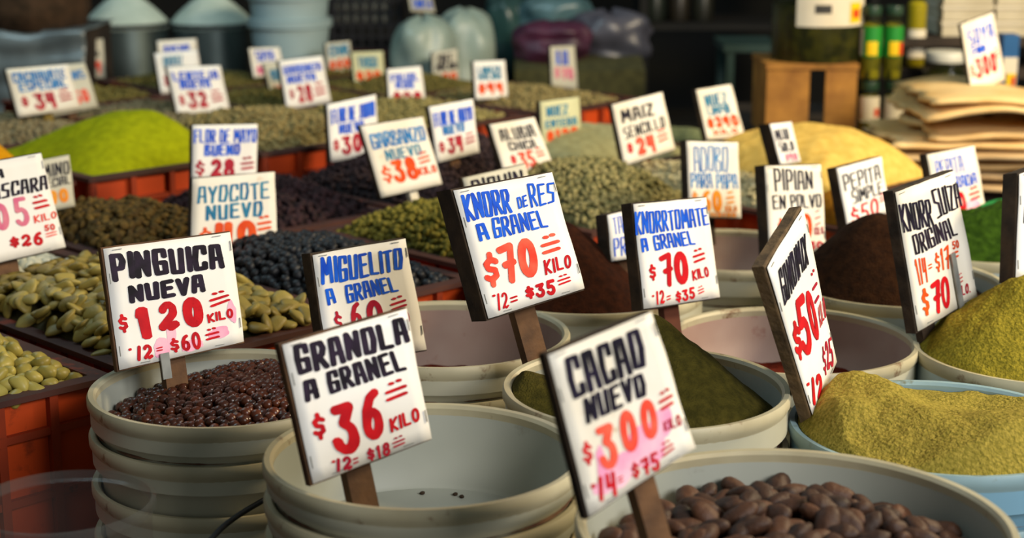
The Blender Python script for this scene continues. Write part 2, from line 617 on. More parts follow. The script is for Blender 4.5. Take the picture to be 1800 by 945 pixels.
def make_crate(s0, s1, t0, t1, z, label, group='orange plastic crates'):
    s0 += 0.004
    s1 -= 0.004
    t0 += 0.004
    t1 -= 0.004
    root = empty('plastic_crate', st((s0+s1)/2, (t0+t1)/2, z-CRH))
    T = 0.006
    i_ = 0.014
    b = MB()
    zb = z-CRH+0.001
    b.sbox(s0+i_, s1-i_, t0+i_, t1-i_, zb, zb+0.006)
    b.sbox(s0+i_, s0+i_+T, t0+i_, t1-i_, zb, z-0.004)
    b.sbox(s1-i_-T, s1-i_, t0+i_, t1-i_, zb, z-0.004)
    b.sbox(s0+i_, s1-i_, t0+i_, t0+i_+T, zb, z-0.004)
    b.sbox(s0+i_, s1-i_, t1-i_-T, t1-i_, zb, z-0.004)
    b.build('body', M_cr, root)
    r = MB()
    ns = max(3, round((s1-s0)/0.085))
    nt = max(3, round((t1-t0)/0.085))
    for k in range(ns+1):
        s = s0+0.012+(s1-s0-0.024)*k/ns
        r.sbox(s-0.006, s+0.006, t0+0.003, t0+i_+0.001, zb, z-0.006)
        r.sbox(s-0.006, s+0.006, t1-i_-0.001, t1-0.003, zb, z-0.006)
    for k in range(nt+1):
        t = t0+0.012+(t1-t0-0.024)*k/nt
        r.sbox(s0+0.003, s0+i_+0.001, t-0.006, t+0.006, zb, z-0.006)
        r.sbox(s1-i_-0.001, s1-0.003, t-0.006, t+0.006, zb, z-0.006)
    for zz in (z-0.055, z-0.14, z-0.225, z-CRH+0.01):
        r.sbox(s0+0.005, s1-0.005, t0+0.005, t0+i_+0.001, zz-0.005, zz+0.005)
        r.sbox(s0+0.005, s1-0.005, t1-i_-0.001, t1-0.005, zz-0.005, zz+0.005)
        r.sbox(s0+0.005, s0+i_+0.001, t0+0.005, t1-0.005, zz-0.005, zz+0.005)
        r.sbox(s1-i_-0.001, s1-0.005, t0+0.005, t1-0.005, zz-0.005, zz+0.005)
    r.build('rib_lattice', M_cr_rib, root)
    q = MB()
    wd = 0.024
    q.sbox(s0, s1, t0, t0+wd, z-0.008, z)
    q.sbox(s0, s1, t1-wd, t1, z-0.008, z)
    q.sbox(s0, s0+wd, t0+wd, t1-wd, z-0.008, z)
    q.sbox(s1-wd, s1, t0+wd, t1-wd, z-0.008, z)
    q.build('rim', M_cr_rim, root)
    tag(root, label, 'crate', group)
    return dict(s0=s0+0.022, s1=s1-0.022, t0=t0+0.022, t1=t1-0.022, z=z, root=root)


def dome(cr, h, lo=-0.02, rough=0.006, rs=14, cx=0.5, cy=0.5, p=1.0, seed=0.0):
    def fn(s, t):
        u = (s-cr['s0'])/(cr['s1']-cr['s0'])
        v = (t-cr['t0'])/(cr['t1']-cr['t0'])
        du = (u-cx)/(cx if u < cx else 1-cx)
        dv = (v-cy)/(cy if v < cy else 1-cy)
        d = min(1.0, max(0.0, 1-(du*du+dv*dv)*0.5*1.0))
        e = max(0.0, (1-du*du))*max(0.0, (1-dv*dv))
        return cr['z']+lo+(h-lo)*(e**(0.55*p))+rough*fbm(s+seed, t, 0, rs, 3)
    return fn


def crate_heap(name, cr, fn, m, label, cat, n=60):
    b = MB()

    def g(u, v):
        s = cr['s0']+(cr['s1']-cr['s0'])*u
        t = cr['t0']+(cr['t1']-cr['t0'])*v
        p = st(s, t)
        p.z = fn(s, t)
        return p
    b.grid(n, int(n*1.3), g)
    c = st((cr['s0']+cr['s1'])/2, (cr['t0']+cr['t1'])/2, cr['z'])
    o = b.build(name, m, None, 'all', loc=c)
    tag(o, label, cat, None, 'stuff')
    return o


# ------------------------------------------------------------------ grains as meshes
def ellipsoid(a, b, c, seg=12, rings=8, shape=None):
    vs = [(0, 0, -c)]
    for r in range(1, rings):
        ph = -math.pi/2+math.pi*r/rings
        for i in range(seg):
            th = 2*math.pi*i/seg
            vs.append((a*math.cos(ph)*math.cos(th), b*math.cos(ph)*math.sin(th), c*math.sin(ph)))
    vs.append((0, 0, c))
    fs = [(0, 1+(i+1) % seg, 1+i) for i in range(seg)]
    for r in range(rings-2):
        for i in range(seg):
            j = (i+1) % seg
            fs.append((1+r*seg+i, 1+r*seg+j, 1+(r+1)*seg+j, 1+(r+1)*seg+i))
    k = 1+(rings-2)*seg
    n = len(vs)-1
    fs += [(k+i, k+(i+1) % seg, n) for i in range(seg)]
    if shape:
        vs = [shape(Vector(v)) for v in vs]
    return [tuple(v) for v in vs], fs


def fava_shape(seed, a):
    def sh(v):
        v = v.copy()
        v.y += 0.30*(v.x*v.x)/a-0.05*a
        v.y *= 1+0.18*v.x/a
        v.z += 0.06*a*noise.noise(Vector((v.x/a*1.6, v.y/a*1.6, seed)))
        k = 1+0.05*noise.noise(Vector((v.x/a*2.2, v.y/a*2.2, v.z/a*2+seed*3)))
        return v*k
    return sh


def lump(seed, a, amp=0.12, f=1.8):
    def sh(v):
        return v*(1+amp*noise.noise(Vector((v.x/a*f+seed, v.y/a*f, v.z/a*f))))
    return sh


def bean_meshes(name, m, n, make):
    out = []
    for i in range(n):
        vs, fs = make(i)
        me = bpy.data.meshes.new(name)
        me.from_pydata(vs, [], fs)
        me.polygons.foreach_set('use_smooth', [True]*len(me.polygons))
        me.materials.append(m)
        out.append(me)
    return out


def scatter_sites(inside, bounds, spacing, jit=0.35, acc=None):
    """jittered hexagonal sites (x, y)"""
    x0, x1, y0, y1 = bounds
    pts = []
    row = 0
    y = y0
    while y < y1:
        x = x0+(spacing/2 if row % 2 else 0)
        while x < x1:
            px = x+random.uniform(-jit, jit)*spacing
            py = y+random.uniform(-jit, jit)*spacing
            if inside(px, py):
                pts.append((px, py))
            x += spacing
        y += spacing*0.86
        row += 1
    return pts


def tilt_rot(fn, x, y, flat, e=0.008):
    gx = (fn(x+e, y)-fn(x-e, y))/(2*e)
    gy = (fn(x, y+e)-fn(x, y-e))/(2*e)
    n = Vector((-gx, -gy, 1)).normalized()
    n = (n+Vector((random.gauss(0, flat), random.gauss(0, flat), random.gauss(0, flat)*0.5))).normalized()
    q = n.to_track_quat('Z', 'Y')
    return q.to_matrix() @ Matrix.Rotation(random.uniform(0, 2*math.pi), 3, 'Z')


def pile(kind, meshes, sites, fn, flat, lift, label, cat, group, limit=300, rest_label=None, rest_name=None, size=(0.85, 1.12), m=None, dz=0.3):
    """the sites nearest the camera become objects, what is left one object of kind stuff"""
    sites = sorted(sites, key=lambda p: math.hypot(p[0], p[1])+(0 if in_view(p[0], p[1], fn(p[0], p[1]), 30) else 50))
    limit = min(limit, sum(1 for p in sites if in_view(p[0], p[1], fn(p[0], p[1]), 30)))
    rest = MB()
    for i, (x, y) in enumerate(sites):
        me = meshes[random.randrange(len(meshes))]
        R = tilt_rot(fn, x, y, flat)
        k = random.uniform(*size)
        p = Vector((x, y, fn(x, y)+lift*(1+random.uniform(-dz, dz)*2)))
        if i < limit:
            o = bpy.data.objects.new(kind, me)
            C.objects.link(o)
            o.location = p
            o.rotation_euler = R.to_euler()
            o.scale = (k, k, k)
            tag(o, label, cat, group)
        else:
            rest.add([p+R @ (Vector(v.co)*k) for v in me.vertices], [tuple(f.vertices) for f in me.polygons])
    if rest.v:
        ro = rest.build(rest_name or kind+'s', m, None, 'all')
        tag(ro, rest_label, cat, None, 'stuff')


# cacao beans in the wide bucket
M_cacao = mat('cacao_shell', '#58351f', '#1e120c', 40, 0.62, 0.35, 160, rand=0.75)
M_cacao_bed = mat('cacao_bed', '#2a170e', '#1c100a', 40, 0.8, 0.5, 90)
bk = B['cacao']
c_ = bk['c']


def cacao_z(x, y):
    return bk_c['z']-0.038+0.018*max(0, 1-((x-c_.x)**2+(y-c_.y)**2)/0.030)-0.05*max(0, (x-c_.x)-0.07)+0.006*fbm(x, y, 0, 16, 2)


bk_c = bk
disc_heap('cacao_bean_bed', bk, lambda x, y: cacao_z(x, y)-0.008, M_cacao_bed, 'cacao beans deep in the wide front bucket', 'beans')
cm = bean_meshes('cacao_bean', M_cacao, 5, lambda i: ellipsoid(0.0200, 0.0115, 0.0088, 16, 11, lump(i*3.1, 0.020, 0.25, 1.5)))
Rin = bk['ro']-0.022
s_ = scatter_sites(lambda x, y: math.hypot(x-c_.x, y-c_.y) < Rin, (c_.x-0.2, c_.x+0.2, c_.y-0.2, c_.y+0.2), 0.0245, 0.38)
pile('cacao_bean', cm, s_, cacao_z, 0.45, 0.004, 'dark brown cacao bean in the heap of the wide front bucket', 'cacao bean', 'cacao beans in the front bucket', 300,
     'cacao beans at the far side of the front bucket', 'cacao_bean_remainder', m=M_cacao, dz=0.5)

# small brown berries
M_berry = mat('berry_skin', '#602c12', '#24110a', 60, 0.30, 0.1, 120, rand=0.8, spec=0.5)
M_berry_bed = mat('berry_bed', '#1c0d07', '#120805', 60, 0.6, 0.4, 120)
bkp = B['pinguica']
cp_ = bkp['c']


def berry_z(x, y):
    u = (x-cp_.x)/0.17
    v = (y-cp_.y)/0.17
    return bkp['z']-0.028+0.026*u+0.004*v+0.020*max(0, 1-(u*u+v*v))+0.003*fbm(x, y, 0, 20, 2)


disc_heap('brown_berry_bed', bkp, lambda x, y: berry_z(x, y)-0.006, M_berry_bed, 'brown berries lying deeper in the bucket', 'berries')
bm_ = bean_meshes('brown_berry', M_berry, 3, lambda i: ellipsoid(0.0068, 0.0066, 0.0063, 14, 9, lump(i*2.3, 0.0068, 0.05)))
Rin = bkp['ro']-0.012
s_ = scatter_sites(lambda x, y: math.hypot(x-cp_.x, y-cp_.y) < Rin, (cp_.x-0.18, cp_.x+0.18, cp_.y-0.18, cp_.y+0.18), 0.0118, 0.30)
pile('brown_berry', bm_, s_, berry_z, 0.5, 0.001, 'small shiny brown berry in the bucket under the PINGUICA sign', 'berry', 'brown berries in the bucket', 300,
     'remaining small shiny brown berries at the back of the bucket', 'brown_berry_remainder', (0.8, 1.15), M_berry, dz=1.2)

# ------------------------------------------------------------------ the crates and what is in them
def st_inv(x, y):
    dx, dy = x-ORG.x, y-ORG.y
    return (dx+dy)*Q, (-dx+dy)*Q


def wfn(fn):
    def f(x, y):
        return fn(*st_inv(x, y))
    return f


def crate_sites(cr, spacing, jit=0.35, m=0.006):
    pts = scatter_sites(lambda a, b: True, (cr['s0']+m, cr['s1']-m, cr['t0']+m, cr['t1']-m), spacing, jit)
    out = []
    for s, t in pts:
        p = st(s, t)
        out.append((p.x, p.y))
    return out


# round yellow beans, front left
c1 = make_crate(-0.42, -0.015, 0.0, 0.53, 0.80, 'orange crate of plump yellow green beans at the front left')
c1low = make_crate(-0.42, -0.015, 0.0, 0.53, 0.80, 'orange crate beneath the one of plump yellow green beans')
c1low['root'].location.z -= CRH+0.001
f1 = dome(c1, 0.026, -0.012, 0.003)
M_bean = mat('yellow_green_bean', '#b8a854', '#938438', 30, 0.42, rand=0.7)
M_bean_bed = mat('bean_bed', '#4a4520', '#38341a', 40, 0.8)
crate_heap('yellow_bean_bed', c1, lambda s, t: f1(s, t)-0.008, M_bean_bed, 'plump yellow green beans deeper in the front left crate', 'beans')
ms = bean_meshes('yellow_bean', M_bean, 3, lambda i: ellipsoid(0.0150, 0.0106, 0.0096, 16, 10, fava_shape(i*1.7, 0.0150)))
pile('yellow_bean', ms, crate_sites(c1, 0.0195, 0.3), wfn(f1), 0.5, 0.004,
     'plump yellow green bean in the front left crate', 'bean', 'plump beans in the front left crate', 300,
     'remaining plump yellow green beans of the front left crate', 'yellow_bean_remainder', m=M_bean, dz=1.0)

# flat fava beans
c2 = make_crate(0.0, 0.375, 0.0, 0.545, 0.80, 'orange crate of flat fava beans beside the PINGUICA sign')
f2 = dome(c2, 0.044, 0.000, 0.005)
M_fava = mat('fava_skin', '#ac9a50', '#7c6b2e', 28, 0.5, 0.15, 90, rand=0.75)
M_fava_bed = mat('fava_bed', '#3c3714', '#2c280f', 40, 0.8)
crate_heap('fava_bean_bed', c2, lambda s, t: f2(s, t)-0.010, M_fava_bed, 'flat fava beans lying deeper in their crate', 'beans')
ms = bean_meshes('fava_bean', M_fava, 5, lambda i: ellipsoid(0.0178, 0.0130, 0.0062, 18, 12, fava_shape(i*1.9+4, 0.0178)))
pile('fava_bean', ms, crate_sites(c2, 0.0195, 0.35), wfn(f2), 0.40, 0.0055,
     'flat dried fava bean in the crate behind the berry bucket', 'fava bean', 'fava beans in the crate', 300,
     'remaining flat fava beans toward the back of the crate', 'fava_bean_remainder', m=M_fava, dz=1.0)

# blue black berries
c4 = make_crate(0.385, 0.692, 0.05, 0.545, 0.80, 'orange crate of blue black dried berries')
f4 = dome(c4, 0.045, -0.02, 0.006)
M_sloe = mat('blue_black_skin', '#20242a', '#131113', 50, 0.5, 0.3, 150, rand=0.7)
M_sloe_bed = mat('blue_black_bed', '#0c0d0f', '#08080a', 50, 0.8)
crate_heap('blue_black_berry_bed', c4, lambda s, t: f4(s, t)-0.008, M_sloe_bed, 'blue black dried berries deeper in their crate', 'berries')
ms = bean_meshes('dried_berry', M_sloe, 4, lambda i: ellipsoid(0.0098, 0.0085, 0.0075, 12, 8, lump(i*2.9, 0.009, 0.25, 2.2)))
pile('dried_berry', ms, crate_sites(c4, 0.0165, 0.33), wfn(f4), 0.6, 0.001,
     'blue black dried berry in the crate behind the blue lettered sign', 'dried berry', 'blue black berries in the crate', 300,
     'remaining blue black dried berries toward the back of the crate', 'dried_berry_remainder', m=M_sloe, dz=1.2)

# white beans, small corner behind the fava beans
c3 = make_crate(-0.04, 0.33, 0.555, 0.955, 0.80, 'orange crate of white beans behind the fava beans')
f3 = dome(c3, 0.02, -0.02, 0.004)
M_white = mat('white_bean', '#d2cfb8', '#b7b49c', 30, 0.5, rand=0.6)
crate_heap('white_bean_bed', c3, lambda s, t: f3(s, t)-0.006, M_white, 'white beans deeper in their crate', 'beans')
ms = bean_meshes('white_bean', M_white, 3, lambda i: ellipsoid(0.011, 0.008, 0.006, 12, 8, fava_shape(i, 0.011)))
pile('white_bean', ms, crate_sites(c3, 0.0165, 0.3), wfn(f3), 0.5, 0.001,
     'white bean in the crate behind the fava beans', 'bean', 'white beans in the crate', 300, 'remaining white beans', 'white_bean_remainder', m=M_white)


def grain_heap(name, cr, fn, m, bed, label, cat, dims, spacing, flat=0.6, seg=6, rings=4, layers=1):
    """seeds too many to count: one mesh of real grains over a bed"""
    rest = MB()
    vs0, fs0 = ellipsoid(dims[0], dims[1], dims[2], seg, rings)
    wf = wfn(fn)
    for (x, y) in crate_sites(cr, spacing, 0.45):
        R = tilt_rot(wf, x, y, flat)
        k = random.uniform(0.75, 1.25)
        p = Vector((x, y, wf(x, y)+dims[2]*random.uniform(-0.6, 1.2)))
        rest.add([p+R @ (Vector(v)*k) for v in vs0], fs0)
    n = 40

    def g(u, v):
        s = cr['s0']+(cr['s1']-cr['s0'])*u
        t = cr['t0']+(cr['t1']-cr['t0'])*v
        p = st(s, t)
        p.z = fn(s, t)-dims[2]*0.6
        return p
    k = len(rest.f)
    rest.grid(n, n, g, 1)
    rest.mi = [0]*k+[1]*(len(rest.f)-k)
    c = st((cr['s0']+cr['s1'])/2, (cr['t0']+cr['t1'])/2, cr['z'])
    o = rest.build(name, [m, bed], None, 'all', loc=c)
    tag(o, label, cat, None, 'stuff')
    return o


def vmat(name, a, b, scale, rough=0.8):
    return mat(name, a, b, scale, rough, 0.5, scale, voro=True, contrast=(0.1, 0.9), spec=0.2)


c5 = make_crate(0.725, 1.045, 0.12, 0.535, 0.80, 'orange crate of yellow green pods behind the salmon 70 sign')
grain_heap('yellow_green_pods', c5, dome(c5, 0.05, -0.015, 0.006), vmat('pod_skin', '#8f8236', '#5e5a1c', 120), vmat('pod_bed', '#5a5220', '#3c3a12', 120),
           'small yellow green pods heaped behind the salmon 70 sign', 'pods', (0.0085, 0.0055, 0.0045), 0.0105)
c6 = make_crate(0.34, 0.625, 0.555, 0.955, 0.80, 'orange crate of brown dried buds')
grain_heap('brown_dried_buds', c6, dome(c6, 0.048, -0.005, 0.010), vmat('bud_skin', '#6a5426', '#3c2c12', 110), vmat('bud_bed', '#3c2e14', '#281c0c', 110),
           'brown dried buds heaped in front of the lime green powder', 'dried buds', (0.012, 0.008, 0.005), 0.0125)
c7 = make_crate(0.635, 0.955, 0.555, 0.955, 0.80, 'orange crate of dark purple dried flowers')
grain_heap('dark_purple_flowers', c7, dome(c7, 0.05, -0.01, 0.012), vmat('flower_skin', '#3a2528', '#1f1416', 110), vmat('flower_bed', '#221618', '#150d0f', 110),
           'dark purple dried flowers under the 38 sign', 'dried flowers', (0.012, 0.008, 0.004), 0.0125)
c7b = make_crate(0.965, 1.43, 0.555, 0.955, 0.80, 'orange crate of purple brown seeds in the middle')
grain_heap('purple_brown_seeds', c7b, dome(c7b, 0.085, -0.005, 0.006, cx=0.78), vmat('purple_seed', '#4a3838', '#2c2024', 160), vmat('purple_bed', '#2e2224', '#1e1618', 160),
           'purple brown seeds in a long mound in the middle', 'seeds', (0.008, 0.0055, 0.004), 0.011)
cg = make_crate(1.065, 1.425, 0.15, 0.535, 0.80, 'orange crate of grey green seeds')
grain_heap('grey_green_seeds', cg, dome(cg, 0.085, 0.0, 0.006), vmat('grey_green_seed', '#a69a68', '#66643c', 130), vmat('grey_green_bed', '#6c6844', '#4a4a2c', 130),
           'grey green seeds heaped between the two blue lettered 70 signs', 'seeds', (0.0085, 0.0055, 0.0035), 0.0105)
M_pale = vmat('pale_seed', '#c2b690', '#9c9268', 150)
cy1 = make_crate(1.435, 1.63, 0.02, 0.535, 0.80, 'orange crate of pale straw seeds')
grain_heap('pale_straw_seeds', cy1, dome(cy1, 0.05, 0.0, 0.005), M_pale, M_pale, 'pale straw coloured seeds behind the orange 60 sign', 'seeds', (0.007, 0.005, 0.003), 0.0125)
M_yel = mat('yellow_flour', '#e0bc62', '#cfa850', 60, 0.9, 0.4, 250, spec=0.1)
cy2 = make_crate(1.64, 2.04, 0.01, 0.50, 0.80, 'orange crate under the pale yellow meal')
crate_heap('pale_yellow_meal', cy2, dome(cy2, 0.105, 0.0, 0.006, cx=0.55, cy=0.4), M_yel, 'pale yellow meal in a broad mound before the tan sheets', 'meal')
cy3 = make_crate(1.41, 1.63, -0.20, 0.01, 0.80, 'orange crate of amber meal behind the coffee powder')
M_amb = mat('amber_meal', '#b4781c', '#985e12', 60, 0.9, 0.4, 250, spec=0.1)
crate_heap('amber_meal', cy3, dome(cy3, 0.06, 0.0, 0.006), M_amb, 'amber coloured meal beside the PEPITA SIMPLE sign', 'meal')
M_sage = mat('sage_green_meal', '#a8a57c', '#94916a', 60, 0.9, 0.4, 250, spec=0.1)
cpg = make_crate(1.45, 1.93, 0.555, 0.955, 0.80, 'orange crate of sage green meal')
crate_heap('sage_green_meal', cpg, dome(cpg, 0.07, -0.01, 0.005, cx=0.4), M_sage, 'sage green meal in a smooth mound', 'meal')
cpg2 = make_crate(1.94, 2.08, 0.52, 0.955, 0.80, 'orange crate of dull green meal by the wooden box')
crate_heap('dull_green_meal', cpg2, dome(cpg2, 0.03, 0.0, 0.005), mat('dull_green_meal', '#7c8258', '#666c46', 60, 0.9, 0.4, 250), 'dull green meal by the wooden box', 'meal')

ZU = 0.86
M_lime = mat('lime_powder', '#a3a60c', '#8f9408', 60, 0.95, 0.5, 250, spec=0.1)
c8 = make_crate(0.54, 0.93, 0.975, 1.47, ZU, 'orange crate under the lime green powder')
crate_heap('lime_green_powder', c8, dome(c8, 0.088, -0.01, 0.004, p=1.7, cx=0.68, cy=0.36), M_lime, 'bright lime green powder in a rounded mound', 'powder')
M_ora = mat('turmeric_powder', '#d9960c', '#c27f08', 60, 0.95, 0.5, 250, spec=0.1)
c8b = make_crate(0.13, 0.52, 0.975, 1.47, ZU, 'orange crate under the orange yellow powder')
crate_heap('orange_yellow_powder', c8b, dome(c8b, 0.12, -0.01, 0.004, p=1.6, cx=0.6), M_ora, 'orange yellow powder mound at the left frame edge', 'powder')
M_g1 = vmat('beige_grain', '#a3925f', '#74643c', 150)
M_g2 = vmat('grey_grain', '#988a66', '#6a5c42', 150)
M_g3 = vmat('olive_grain', '#80743c', '#564c24', 150)
M_g4 = vmat('straw_grain', '#a89a62', '#7c7040', 150)
rows = [
    (0.95, 1.34, 0.975, 1.47, 0.045, M_g1, 'beige_grain', 'beige grain behind the 28 sign', 'orange crate of beige grain behind the 28 sign'),
    (1.36, 1.76, 0.975, 1.47, 0.025, M_g4, 'straw_grain', 'straw coloured grain behind the 38 and 34 signs', 'orange crate of straw coloured grain behind the middle signs'),
    (1.78, 2.18, 0.975, 1.47, 0.015, M_g1, 'beige_grain', 'beige grain behind the sage green meal', 'orange crate of beige grain behind the sage meal'),
    (0.20, 0.58, 1.49, 1.99, 0.075, M_g4, 'straw_grain', 'straw grain behind the orange yellow powder', 'orange crate of straw grain behind the orange yellow powder'),
    (0.60, 0.99, 1.49, 1.99, 0.03, M_g2, 'grey_grain', 'grey grain right behind the lime green powder', 'orange crate of grey grain behind the lime powder'),
    (1.01, 1.40, 1.49, 1.99, 0.015, M_g2, 'grey_grain', 'grey grain behind the beige grain', 'orange crate of grey grain behind the beige grain'),
    (1.42, 1.80, 1.49, 1.99, 0.02, M_g3, 'olive_grain', 'olive grain behind the straw grain', 'orange crate of olive grain behind the straw grain'),
    (1.82, 2.22, 1.49, 1.99, 0.02, M_g3, 'olive_grain', 'olive grain before the magenta bag', 'orange crate of olive grain before the magenta bag'),
    (1.05, 1.44, 2.01, 2.25, 0.02, M_g3, 'olive_grain', 'olive grain before the metal drums', 'orange crate of olive grain before the metal drums'),
    (1.46, 1.86, 2.01, 2.45, 0.02, M_g3, 'olive_grain', 'olive grain before the white bucket', 'orange crate of olive grain before the white bucket'),
    (1.88, 2.26, 2.01, 2.19, 0.02, M_g3, 'olive_grain', 'olive grain before the clear bags', 'orange crate of olive grain before the clear bags'),
]
for (s0, s1, t0, t1, h, m_, nm, la, lc) in rows:
    cr = make_crate(s0, s1, t0, t1, ZU-(0.02 if t0 > 1.2 else 0), lc)
    grain_heap(nm, cr, dome(cr, h, -0.015, 0.006), m_, m_, la, 'grain', (0.0085, 0.006, 0.004), 0.0145)


# ------------------------------------------------------------------ marker lettering
def arc(cx, cy, rx, ry, a0, a1, n=12):
    return [(cx+rx*math.cos(math.radians(a0+(a1-a0)*i/n)), cy+ry*math.sin(math.radians(a0+(a1-a0)*i/n))) for i in range(n+1)]


G = {
    'A': [[(0, 0), (.14, 1), (.80, 1), (1, 0)], [(.06, .40), (.94, .40)]],
    'B': [[(0, 0), (.04, 1), (.72, 1), (.86, .76), (.10, .52), (.95, .40), (.88, .03), (0, 0)]],
    'C': [[(1, .72), (.96, 1), (.18, 1), (.0, .45), (.10, 0), (.98, .02), (1, .24)]],
    'D': [[(0, 0), (.04, 1), (.72, .98), (1, .55), (.86, .03), (0, 0)]],
    'E': [[(.95, 1), (.04, .98), (0, 0), (1, .02)], [(.02, .52), (.80, .54)]],
    'F': [[(1, 1), (.04, .98), (0, 0)], [(.02, .50), (.80, .54)]],
    'G': [[(.98, .74), (.95, 1), (.12, 1), (0, .5), (.08, 0), (.96, .02), (.96, .46), (.55, .46)]],
    'H': [[(0, 0), (.04, 1)], [(.96, 1), (1, 0)], [(.02, .5), (.98, .5)]],
    'I': [[(.45, 0), (.55, 1)]],
    'J': [[(.8, 1), (.85, .1), (.5, 0), (.05, .1)]],
    'K': [[(0, 0), (.04, 1)], [(1, 1), (.12, .48), (1, 0)]],
    'L': [[(.0, 1), (.06, .03), (1, 0)]],
    'M': [[(0, 0), (.10, 1), (.50, .35), (.88, 1), (1, 0)]],
    'N': [[(0, 0), (.06, 1), (.92, .02), (1, 1)]],
    'O': [[(.10, 1), (.0, .03), (.74, 0), (1, .50), (.90, 1), (.10, 1)]],
    'P': [[(.04, 0), (.04, 1), (.78, 1), (1, .75), (.80, .46), (.06, .44)]],
    'Q': [[(.10, 1), (.0, .03), (.80, 0), (.94, 1), (.10, 1)], [(.55, .3), (1, -.12)]],
    'R': [[(.0, 0), (.04, 1), (.78, 1), (.96, .76), (.74, .50), (.06, .46)], [(.40, .48), (1, 0)]],
    'S': [[(.98, 1), (.10, .98), (.06, .56), (.92, .48), (.92, .02), (0, 0)]],
    'T': [[(0, .96), (1, 1)], [(.50, .98), (.50, 0)]],
    'U': [[(0, 1), (.06, .02), (.90, 0), (1, 1)]],
    'V': [[(0, 1), (.46, 0), (1, 1)]],
    'X': [[(0, 0), (1, 1)], [(0, 1), (1, 0)]],
    'Y': [[(0, 1), (.48, .46), (1, 1)], [(.48, .46), (.42, 0)]],
    'Z': [[(0, 1), (1, .98), (.02, .02), (1, 0)]],
    '0': [arc(.5, .5, .46, .5, 100, 460, 20)],
    '1': [[(.20, .78), (.60, 1), (.66, 0)]],
    '2': [arc(.48, .72, .42, .28, 165, -40, 12)+[(.12, .12), (.05, .05)], [(.05, .05), (.28, .18), (.62, .02), (1, .14)]],
    '3': [[(.06, .94), (.90, .96), (.46, .60)]+arc(.44, .29, .50, .29, 80, -165, 14)],
    '4': [[(.10, 1), (.06, .46), (.78, .50)], [(.82, 1), (.78, 0)]],
    '5': [[(.95, .98), (.20, 1), (.12, .56)]+arc(.44, .30, .48, .29, 110, -150, 14)],
    '6': [[(.82, .98), (.46, .90), (.14, .60)]+arc(.50, .28, .42, .28, 170, 530, 18)],
    '7': [[(.04, .90), (.94, .98), (.60, 0)], [(.30, .45), (.98, .52)]],
    '8': [arc(.5, .75, .36, .25, -90, 270, 16), arc(.5, .25, .46, .25, 90, 450, 16)],
    '9': [arc(.46, .70, .42, .30, 0, 360, 16)+[(.86, .40), (.66, 0)]],
    '$': [[(.96, .74), (.50, .84), (.10, .70), (.26, .54), (.84, .46), (.92, .28), (.50, .16), (.04, .26)], [(.48, 1.0), (.48, .80)], [(.52, .20), (.52, 0)]],
    '=': [[(.06, .78), (.94, .86)], [(.06, .14), (.94, .22)]],
    '/': [[(.16, 0), (.76, 1)]],
    "'": [[(.4, 1), (.5, .72)]],
    '.': [[(.45, .04), (.55, .06)]],
    '"': [[(.22, .93), (.30, .92)], [(.68, .99), (.76, .98)], [(.02, .47), (1, .55)], [(.06, .04), (.98, .14)]],
}
WID = {'I': .34, 'M': 1.25, '1': .62, '.': .3, "'": .35, ' ': .55, '/': .6, '=': .8, '"': 1.05, 'N': 1.05, 'W': 1.3}


def hull(pts):
    pts = sorted(set(pts))
    if len(pts) < 3:
        return pts

    def half(ps):
        out = []
        for p in ps:
            while len(out) >= 2 and (out[-1][0]-out[-2][0])*(p[1]-out[-2][1])-(out[-1][1]-out[-2][1])*(p[0]-out[-2][0]) <= 1e-12:
                out.pop()
            out.append(p)
        return out
    lo = half(pts)
    up = half(pts[::-1])
    return lo[:-1]+up[:-1]


def write(mb, surf, W, H, text, box, wt=0.17, thin=0.62, gap=0.16, slant=0.0, first=1.0, rise=0.0):
    """strokes swept with a broad marker nib; box = u0, v0 (top), u1, v1 (bottom) on the sheet"""
    u0, v0, u1, v1 = box
    tot = sum(WID.get(ch, 1.0) for ch in text)+gap*(len(text)-1)
    bw = (u1-u0)*W
    bh = (v1-v0)*H
    cw = bw/tot
    x = 0.0
    nib = max(0.0006, wt*cw)
    rx, ry = nib, max(nib*thin, 0.0006)
    lim = 0.085 if text == '"' else 0.12
    if ry > lim*bh:
        ry = lim*bh
    if text == '=':
        ry = max(ry, 0.10*bh)
    nibp = [(rx*math.cos(a)-ry*0.25*math.sin(a), ry*math.sin(a)) for a in [2*math.pi*i/8+0.3 for i in range(8)]]
    for ci, ch in enumerate(text):
        wd = WID.get(ch, 1.0)*cw
        sc = first if ci == 0 else 1.0
        jy = random.uniform(-0.03, 0.03)*bh
        js = random.uniform(-0.04, 0.04)
        for line in G.get(ch, []):
            pts = []
            for (gx, gy) in line:
                X = x+rx*0.9+gx*max(wd-1.8*rx, wd*0.25)+slant*(gy-0.5)*bh+js*(gy-0.5)*wd
                Y = ry+gy*(bh-2*ry)*sc+jy+rise*X
                pts.append((X, Y))
            # split long strokes so they follow the sheet
            fine = [pts[0]]
            for p, q in zip(pts, pts[1:]):
                n = max(1, int(math.hypot(q[0]-p[0], q[1]-p[1])/0.022+0.5))
                for k in range(1, n+1):
                    fine.append((p[0]+(q[0]-p[0])*k/n, p[1]+(q[1]-p[1])*k/n))
            for p, q in zip(fine, fine[1:]):
                hp = hull([(round(p[0]+a, 7), round(p[1]+b, 7)) for a, b in nibp]+[(round(q[0]+a, 7), round(q[1]+b, 7)) for a, b in nibp])
                vs = [surf(u0+px/W, v1-py/H) for px, py in hp]
                mb.add(vs, [tuple(range(len(vs)))])
        x += wd+gap*cw


